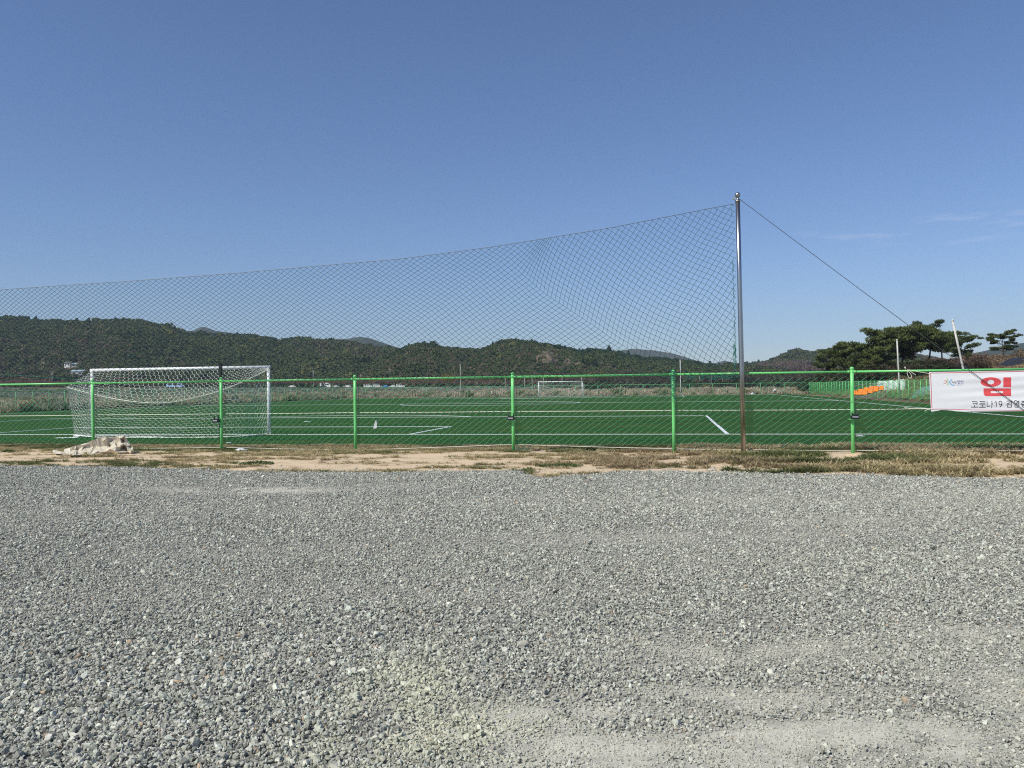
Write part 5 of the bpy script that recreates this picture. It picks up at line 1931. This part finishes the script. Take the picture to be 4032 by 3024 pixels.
def needle_pad(mb, c, rx, rz, n, rs, leaf):
    for i in range(n):
        v = np.array([rs.gauss(0, 1), rs.gauss(0, 1), rs.gauss(0, 1)])
        v /= np.linalg.norm(v)
        rad = rs.random() ** .4
        p = c + v * rad * np.array([rx, rx, rz])
        up = np.array([v[0] * .5 + rs.gauss(0, .45), v[1] * .5 + rs.gauss(0, .45), .7 + rs.gauss(0, .3)])
        up /= np.linalg.norm(up)
        s = np.cross(up, [rs.gauss(0, 1), rs.gauss(0, 1), rs.gauss(0, 1)])
        s /= max(1e-6, np.linalg.norm(s))
        L_ = leaf * rs.uniform(.7, 1.5)
        for sg in (-1, 0, 1):
            tip = p + up * L_ + s * sg * L_ * .55
            w = np.cross(up, s) * L_ * .18 + s * L_ * .12
            mb.add([p - w, p + w, tip], [(0, 1, 2)])


def pine(px, ybase, ytop, Y, spread, seed, label, m='needles', leanx=0.0, crown_from=.35, pads=26, dens=135, flat=.38):
    rs = random.Random(seed)
    b_ = AY(px, ybase, Y)
    gz = float(knoll_z(b_[0], Y)) - .1
    base = np.array([b_[0], Y, gz])
    H = float(AY(px, ytop, Y)[2]) - gz
    t = thing('pine_tree', label, 'tree', base, 'pines on the knoll')
    mb = MB()
    tr = []
    x_, y_ = 0.0, 0.0
    for k in range(9):
        s = k / 8
        x_ += rs.gauss(0, .06) * H * .25 + leanx * H / 8
        y_ += rs.gauss(0, .05) * H * .25
        tr.append(base + np.array([x_ if k else 0, y_ if k else 0, s * H * .93]))
    mb.tube(tr, [max(.045, .028 * H * (1 - .85 * k / 8)) for k in range(9)], 8)
    tips = []
    for i in range(pads):
        f_ = crown_from + (1 - crown_from) * (i + .5) / pads
        s = f_ * 8
        k = min(int(s), 7)
        p = tr[k] + (tr[k + 1] - tr[k]) * (s - k)
        an = i * 2.4 + rs.gauss(0, .4)
        taper = math.sin(PI * min(1, max(0.12, (1 - f_) / (1 - crown_from) * .62 + .28))) ** .8
        reach = spread * taper * rs.uniform(.45, 1.1)
        d = np.array([math.cos(an), math.sin(an), rs.uniform(.1, .55)])
        pts = limb(mb, p, d, reach, .011 * H * (1.15 - f_) + .02, rs, 5, .35, 5)
        tips.append((pts[-1], reach)); 
        if reach > spread * .5: tips.append((pts[3] + np.array([0, 0, .1 * H * .1]), reach * .8))
    mb.build('trunk', M['bark'], t, smooth=True)
    mb = MB()
    tips.append((tr[-1], spread * .5))
    for c, rch in tips:
        rr = H * .075 * rs.uniform(.8, 1.35)
        needle_pad(mb, np.asarray(c), rr * 1.35, rr * flat * 1.6, int(dens * rs.uniform(.7, 1.2)), rs, .035 * H)
    mb.build('crown', M[m], t)


pine(3255, 1480, 1375, 150, 2.6, 1, 'low dark pine at the left edge of the pine grove', 'needles_dark', crown_from=.12, pads=24)
pine(3330, 1480, 1352, 146, 3.0, 2, 'bushy pine second from the left of the grove', 'needles', crown_from=.15, pads=28)
pine(3398, 1478, 1354, 140, 2.7, 3, 'short pine left of the tall grove pines', 'needles_dark', crown_from=.25, pads=26)
pine(3480, 1478, 1305, 138, 3.6, 4, 'tall pine behind the pale pole, left side of the canopy', 'needles', -.02, crown_from=.33, pads=34)
pine(3545, 1478, 1300, 143, 3.2, 5, 'tall pine in the middle of the grove canopy', 'needles_dark', crown_from=.42, pads=30)
pine(3600, 1476, 1290, 139, 3.2, 6, 'tallest pine where the guy wire crosses the grove', 'needles', .015, crown_from=.50, pads=30)
pine(3660, 1474, 1288, 142, 3.1, 7, 'tall open pine right of the tallest one', 'needles_dark', .02, crown_from=.52, pads=28)
pine(3705, 1470, 1308, 138, 2.7, 8, 'pine reaching out at the right of the canopy', 'needles', .03, crown_from=.52, pads=22)
pine(3785, 1460, 1325, 128, 2.9, 9, 'spreading pine behind the leaning pole', 'needles_dark', -.01, crown_from=.42, pads=24)
pine(3440, 1480, 1400, 132, 2.0, 12, 'small young pine below the grove canopy', 'needles', crown_from=.1, pads=18)
pine(3950, 1430, 1312, 136, 3.1, 10, 'lone flat topped pine at the right edge', 'needles_dark', .0, crown_from=.40, pads=22, flat=.3)
pine(3560, 1480, 1425, 134, 1.7, 13, 'low pine sapling under the grove', 'needles_dark', crown_from=.05, pads=14)
pine(3630, 1478, 1418, 136, 1.9, 14, 'dark sapling pine right of the pale pole', 'needles', crown_from=.05, pads=14)


def bare_tree(name, label, cat, base, H, spread, seed, mcol, group, nleaf=240, leaf=.12, bark='bark_grey', trunkf=.3):
    rs = random.Random(seed)
    t = thing(name, label, cat, base, group)
    mb = MB()
    p = np.asarray(base, float)
    fork = p + np.array([rs.gauss(0, .03) * H, rs.gauss(0, .03) * H, H * trunkf])
    mb.tube([p - np.array([0, 0, .1]), (p + fork) / 2 + np.array([rs.gauss(0, .02) * H, 0, 0]), fork], [.035 * H, .03 * H, .026 * H], 7)
    tips = []
    for i in range(7):
        an = i * .9 + rs.random()
        d = np.array([math.cos(an) * spread / H, math.sin(an) * spread / H, rs.uniform(.5, 1.0)])
        pts = limb(mb, fork, d, H * (1 - trunkf) * rs.uniform(.75, 1.05), .016 * H, rs, 5, .22, 4)
        tips += pts[2:]
        for k in (2, 3, 4):
            an2 = an + rs.choice((-1, 1)) * rs.uniform(.4, 1.2)
            tips += limb(mb, pts[k], np.array([math.cos(an2), math.sin(an2), rs.uniform(.2, .9)]), H * .25, .007 * H, rs, 3, .3, 3)[1:]
    mb.build('trunk', M[bark], t, smooth=True)
    if nleaf:
        mb = MB()
        for i in range(nleaf):
            c = np.asarray(tips[rs.randrange(len(tips))]) + np.array([rs.gauss(0, .06) * H, rs.gauss(0, .06) * H, rs.gauss(0, .05) * H])
            u_ = np.array([rs.gauss(0, 1), rs.gauss(0, 1), rs.gauss(0, 1)])
            u_ /= np.linalg.norm(u_)
            v_ = np.cross(u_, [rs.gauss(0, 1), rs.gauss(0, 1), rs.gauss(0, 1)])
            v_ /= max(1e-6, np.linalg.norm(v_))
            s = leaf * rs.uniform(.6, 1.5)
            mb.add([c - u_ * s, c + v_ * s * .5, c + u_ * s, c - v_ * s * .5], [(0, 1, 2, 3)])
        mb.build('crown', M[mcol], t)
    return t


M['bud_red'] = mat('reddish_bud_twigs', (0.205, 0.108, 0.095), 0.9, var=.35, vscale=.8, transl=.15)
M['bud_brown'] = mat('brown_bud_twigs', (0.235, 0.130, 0.110), 0.9, var=.35, vscale=.8, transl=.15)
M['willow'] = mat('yellow_green_leaf', (0.21, 0.165, 0.030), 0.8, var=.35, vscale=.5, transl=.25)
M['fresh'] = mat('fresh_green_leaf', (0.095, 0.115, 0.035), 0.8, var=.35, vscale=.6, transl=.25)
protos = [bare_tree('cherry_tree', 'bare reddish cherry tree in the row on the embankment', 'tree', (0, 0, 0), 4.4, 2.4, 900 + i, ('bud_red', 'bud_brown')[i % 2], 'cherry trees along the embankment', 620, .15) for i in range(4)]
used = [False] * 4
i = 0
px = -170
while px < 2140:
    Y = 446 + random.uniform(-3, 3)
    X = (px - 2016) / FOC * Y
    k = i % 4
    o = protos[k] if not used[k] else copy_tree(protos[k])
    used[k] = True
    s = random.uniform(.88, 1.15)
    o.location = (X, Y, float(dike_z(X, Y)) - .05)
    o.rotation_euler = (0, 0, random.uniform(0, 6.28))
    o.scale = (s, s, s)
    px += random.uniform(25, 31)
    i += 1
# yellow-green trees
for k, (px, yb, yt, Y, sp, m_, lb) in enumerate(((1490, 1526, 1468, 470, 7.0, 'willow', 'yellow green tree behind the cherry row left of centre'), (1765, 1530, 1463, 430, 5.2, 'willow', 'yellow green tree left of the middle post'), (2345, 1535, 1460, 400, 4.6, 'willow', 'mustard yellow tree above the far goal'), (2245, 1535, 1478, 410, 3.6, 'fresh', 'green tree behind the far goal'), (2455, 1535, 1497, 350, 4.6, 'fresh', 'low spreading green tree right of the far goal'), (2790, 1530, 1508, 330, 3.0, 'willow', 'low yellow bush left of the steel pole'), (3040, 1525, 1491, 330, 4.0, 'fresh', 'pale green tree right of the steel pole'), (3110, 1525, 1496, 320, 3.6, 'fresh', 'pale green tree near the far right corner'))):
    zb_ = float(dike_z(np.array((px - 2016) / FOC * Y), np.array(float(Y)))) if Y > 372 else -.3
    q = AY(px, yt, Y)
    bare_tree('leafy_tree', lb, 'tree', (q[0], Y, zb_), q[2] - zb_, sp, 950 + k, m_, 'fresh leaved trees beyond the far fence', 900, .26, trunkf=.18)
# shrubs beyond the far fence
for k, (px, yt, Y, m_, nl, lb) in enumerate(((1488, 1538, 156, 'bud_brown', 0, 'bare forked shrub beyond the far fence left of centre'), (1765, 1544, 152, 'bud_brown', 0, 'small bare shrub beyond the far fence near the grey pole'), (2577, 1531, 146, 'bud_brown', 260, 'dark little tree beyond the far fence left of a green post'), (2312, 1546, 140, 'bud_brown', 0, 'tiny dead sapling right of the far goal'), (1835, 1532, 160, 'fresh', 700, 'rounded green bush behind the thin grey pole'), (2190, 1534, 150, 'fresh', 700, 'green bush seen through the far goal net'), (2000, 1540, 165, 'fresh', 420, 'low green bush left of the far goal'))):
    q = AY(px, yt, Y)
    bare_tree('shrub', lb, 'shrub', (q[0], Y, -.2), q[2] + .2, (q[2] + .2) * .8, 970 + k, m_, 'shrubs beyond the far fence', nl, .09, trunkf=.15)
for k, (px, yb, yt, Y) in enumerate(((3740, 1440, 1385, 124), (3800, 1440, 1390, 126), (3860, 1435, 1380, 130), (3905, 1432, 1392, 122))):
    q = AY(px, yt, Y)
    zb_ = float(knoll_z(q[0], Y)) - .1
    lb = ('leftmost bare shrub on the knoll beside the leaning pole', 'bare shrub right behind the leaning pole', 'bare shrub on the knoll left of the lone pine', 'small bare shrub under the lone pine')[k]
    bare_tree('shrub', lb, 'shrub', (q[0], Y, zb_), q[2] - zb_, 1.8, 990 + k, 'bud_brown', 'bare shrubs on the knoll', 340, .07, trunkf=.12)


# ================================================================== VEHICLES AND HOUSES FAR OFF
def vehicle(name, label, cat, px, Y, kind, col, group, rz=0.0):
    X = (px - 2016) / FOC * Y
    z = float(dike_z(np.array(X), np.array(float(Y)))) + .02
    t = thing(name, label, cat, (X, Y, z), group)
    L_, W_, H_ = {'car': (4.3, 1.8, 1.45), 'van': (4.9, 1.9, 2.1), 'bus': (9.5, 2.4, 2.7), 'camper': (6.2, 2.3, 3.0)}[kind]
    c = np.array([X, Y, z])
    mb = MB()
    if kind == 'car':
        sec = [(-.5, .35), (-.5, .72), (-.30, .82), (-.16, H_), (.20, H_), (.34, .86), (.48, .74), (.5, .35)]
    elif kind == 'van':
        sec = [(-.5, .35), (-.5, H_ - .1), (-.47, H_), (.24, H_), (.36, 1.15), (.49, .95), (.5, .35)]
    else:
        sec = [(-.5, .45), (-.5, H_ - .15), (-.47, H_), (.40, H_), (.48, H_ - .6), (.5, 1.2), (.5, .45)]
    m = len(sec)
    V = [c + np.array([x * L_, s * W_ / 2 * (1 if zz_ < 1.0 else .9), zz_]) for s in (-1, 1) for x, zz_ in sec]
    mb.add(V, [(k, (k + 1) % m, m + (k + 1) % m, m + k) for k in range(m)] + [tuple(range(m - 1, -1, -1)), tuple(m + k for k in range(m))])
    mm = bpy.data.materials.get('vehicle_' + col[0]) or mat('vehicle_' + col[0], col[1], .3)
    mb.build('body', mm, t)
    mb = MB()
    zw0, zw1 = {'car': (.86, 1.34), 'van': (1.2, 1.85), 'bus': (1.35, 2.25), 'camper': (1.5, 2.1)}[kind]
    x0_, x1_ = (-.22, .24) if kind == 'car' else (-.44, .36)
    nwin = {'car': 2, 'van': 3, 'bus': 6, 'camper': 2}[kind]
    for k in range(nwin):
        xa = x0_ + (x1_ - x0_) * (k + .06) / nwin
        xb = x0_ + (x1_ - x0_) * (k + .94) / nwin
        mb.box(c + np.array([(xa + xb) / 2 * L_, -W_ * .455, (zw0 + zw1) / 2]), ((xb - xa) * L_, .06, zw1 - zw0))
    mb.build('window', M['glass_dark'], t)
    for x in (-.31, .31):
        for s in (-1, 1):
            mb = MB()
            mb.tube([c + np.array([x * L_, s * W_ / 2 - s * .2, .33]), c + np.array([x * L_, s * W_ / 2 + s * .01, .33])], .33, 12)
            mb.build('wheel', M['tyre'], t)
    return t


WHT, BLU, SLV, DRK = ('white', (.75, .76, .77)), ('blue', (.10, .25, .62)), ('silver', (.45, .47, .50)), ('dark', (.03, .035, .045))
GRP = 'vehicles parked behind the cherry row'
for a in (('parked_bus', 'long pale blue bus seen through the near goal net', 'bus', 690, 462, 'bus', ('pale_blue', (.30, .48, .78))),
          ('parked_car', 'white car left of the camper under the cherry trees', 'car', 1150, 458, 'car', WHT),
          ('camper', 'tall white camper showing between the cherry trunks', 'camper', 1282, 470, 'camper', WHT),
          ('parked_car', 'dark car parked in front of the white camper', 'car', 1272, 456, 'car', DRK),
          ('parked_car', 'silver car right of the white camper', 'car', 1322, 459, 'car', SLV),
          ('parked_car', 'white car left of the green post on the embankment', 'car', 1368, 458, 'car', WHT),
          ('parked_van', 'white van left of the blue car', 'van', 1450, 460, 'van', WHT),
          ('parked_van', 'white van directly beside the blue car', 'van', 1487, 462, 'van', WHT),
          ('parked_car', 'blue car between white vehicles', 'car', 1518, 458, 'car', BLU),
          ('parked_car', 'white car right of the blue car', 'car', 1547, 458, 'car', WHT),
          ('parked_van', 'white van at the right end of the vehicle row', 'van', 1578, 462, 'van', WHT),
          ('parked_car', 'dark car seen through the net right of the pale blue bus', 'car', 905, 458, 'car', DRK),
          ('parked_car', 'black car beside the right goalpost of the near goal', 'car', 1012, 458, 'car', DRK)):
    vehicle(*a, GRP)


def house(px, t_, ridge, w, d, h, rf, lb, wall, roof):
    P = ridge.pos(np.array([px]), np.array([t_]))[0]
    t = thing('hillside_house', lb, 'house', P, 'houses at the foot of the left hill')
    mb = MB()
    mb.box(P + np.array([0, 0, h / 2 - 1.0]), (w, d, h + 2))
    mb.build('wall', wall, t)
    mb = MB()
    e = .4
    y0, y1, x0_, x1_ = -d / 2 - e, d / 2 + e, -w / 2 - e, w / 2 + e
    V = [(x0_, y0, h), (x1_, y0, h), (x1_, 0, h + rf), (x0_, 0, h + rf), (x0_, y1, h), (x1_, y1, h), (x0_, y0, h - .15), (x1_, y0, h - .15), (x0_, y1, h - .15), (x1_, y1, h - .15)]
    mb.add([P + np.array(v) for v in V], [(0, 1, 2, 3), (3, 2, 5, 4), (6, 7, 1, 0), (4, 5, 9, 8), (0, 3, 4), (1, 5, 2)])
    mb.build('roof', roof, t)
    for k in range(2):
        mb = MB()
        mb.box(P + np.array([(-.25 + .5 * k) * w, -d / 2 - .03, h * .55]), (w * .18, .1, h * .35))
        mb.build('window', M['glass_dark'], t)


M['house_white'] = mat('white_render', (.72, .72, .68), .8)
M['house_grey'] = mat('grey_render', (.36, .37, .36), .8)
M['roof_blue'] = mat('blue_grey_roof', (.30, .38, .42), .6)
M['roof_dark'] = mat('dark_roof', (.10, .09, .09), .7)
house(272, .17, RL, 4.5, 5, 3.2, 1.2, 'small white house at the foot of the left hill', M['house_white'], M['roof_dark'])
house(308, .17, RL, 8, 5, 2.6, 1.0, 'long low blue roofed house beside the small white house', M['house_grey'], M['roof_blue'])
house(312, .10, RL, 9, 6, 3.4, 1.2, 'grey house with pale roof just left of the near goal crossbar', M['house_grey'], M['roof_blue'])
house(20, .25, RL, 4, 4, 2.6, 1.0, 'tiny white hut on the left hill at the picture edge', M['house_white'], M['roof_dark'])

# ================================================================== HAZE
mb = MB()
mb.box((0, 1800, 170 - 1.2), (9000, 4700, 342))
hz = mb.build('haze', None)
hm = bpy.data.materials.new('thin_haze')
hm.use_nodes = True
hn = hm.node_tree.nodes
hn.remove(hn['Principled BSDF'])
pv_ = hn.new('ShaderNodeVolumePrincipled')
pv_.inputs['Color'].default_value = (0.72, 0.83, 1.0, 1)
pv_.inputs['Density'].default_value = 0.00012
pv_.inputs['Anisotropy'].default_value = 0.0
hm.node_tree.links.new(pv_.outputs[0], hn['Material Output'].inputs['Volume'])
hz.data.materials.append(hm)
tag(hz, 'thin blue haze in the air towards the hills', kind='stuff')
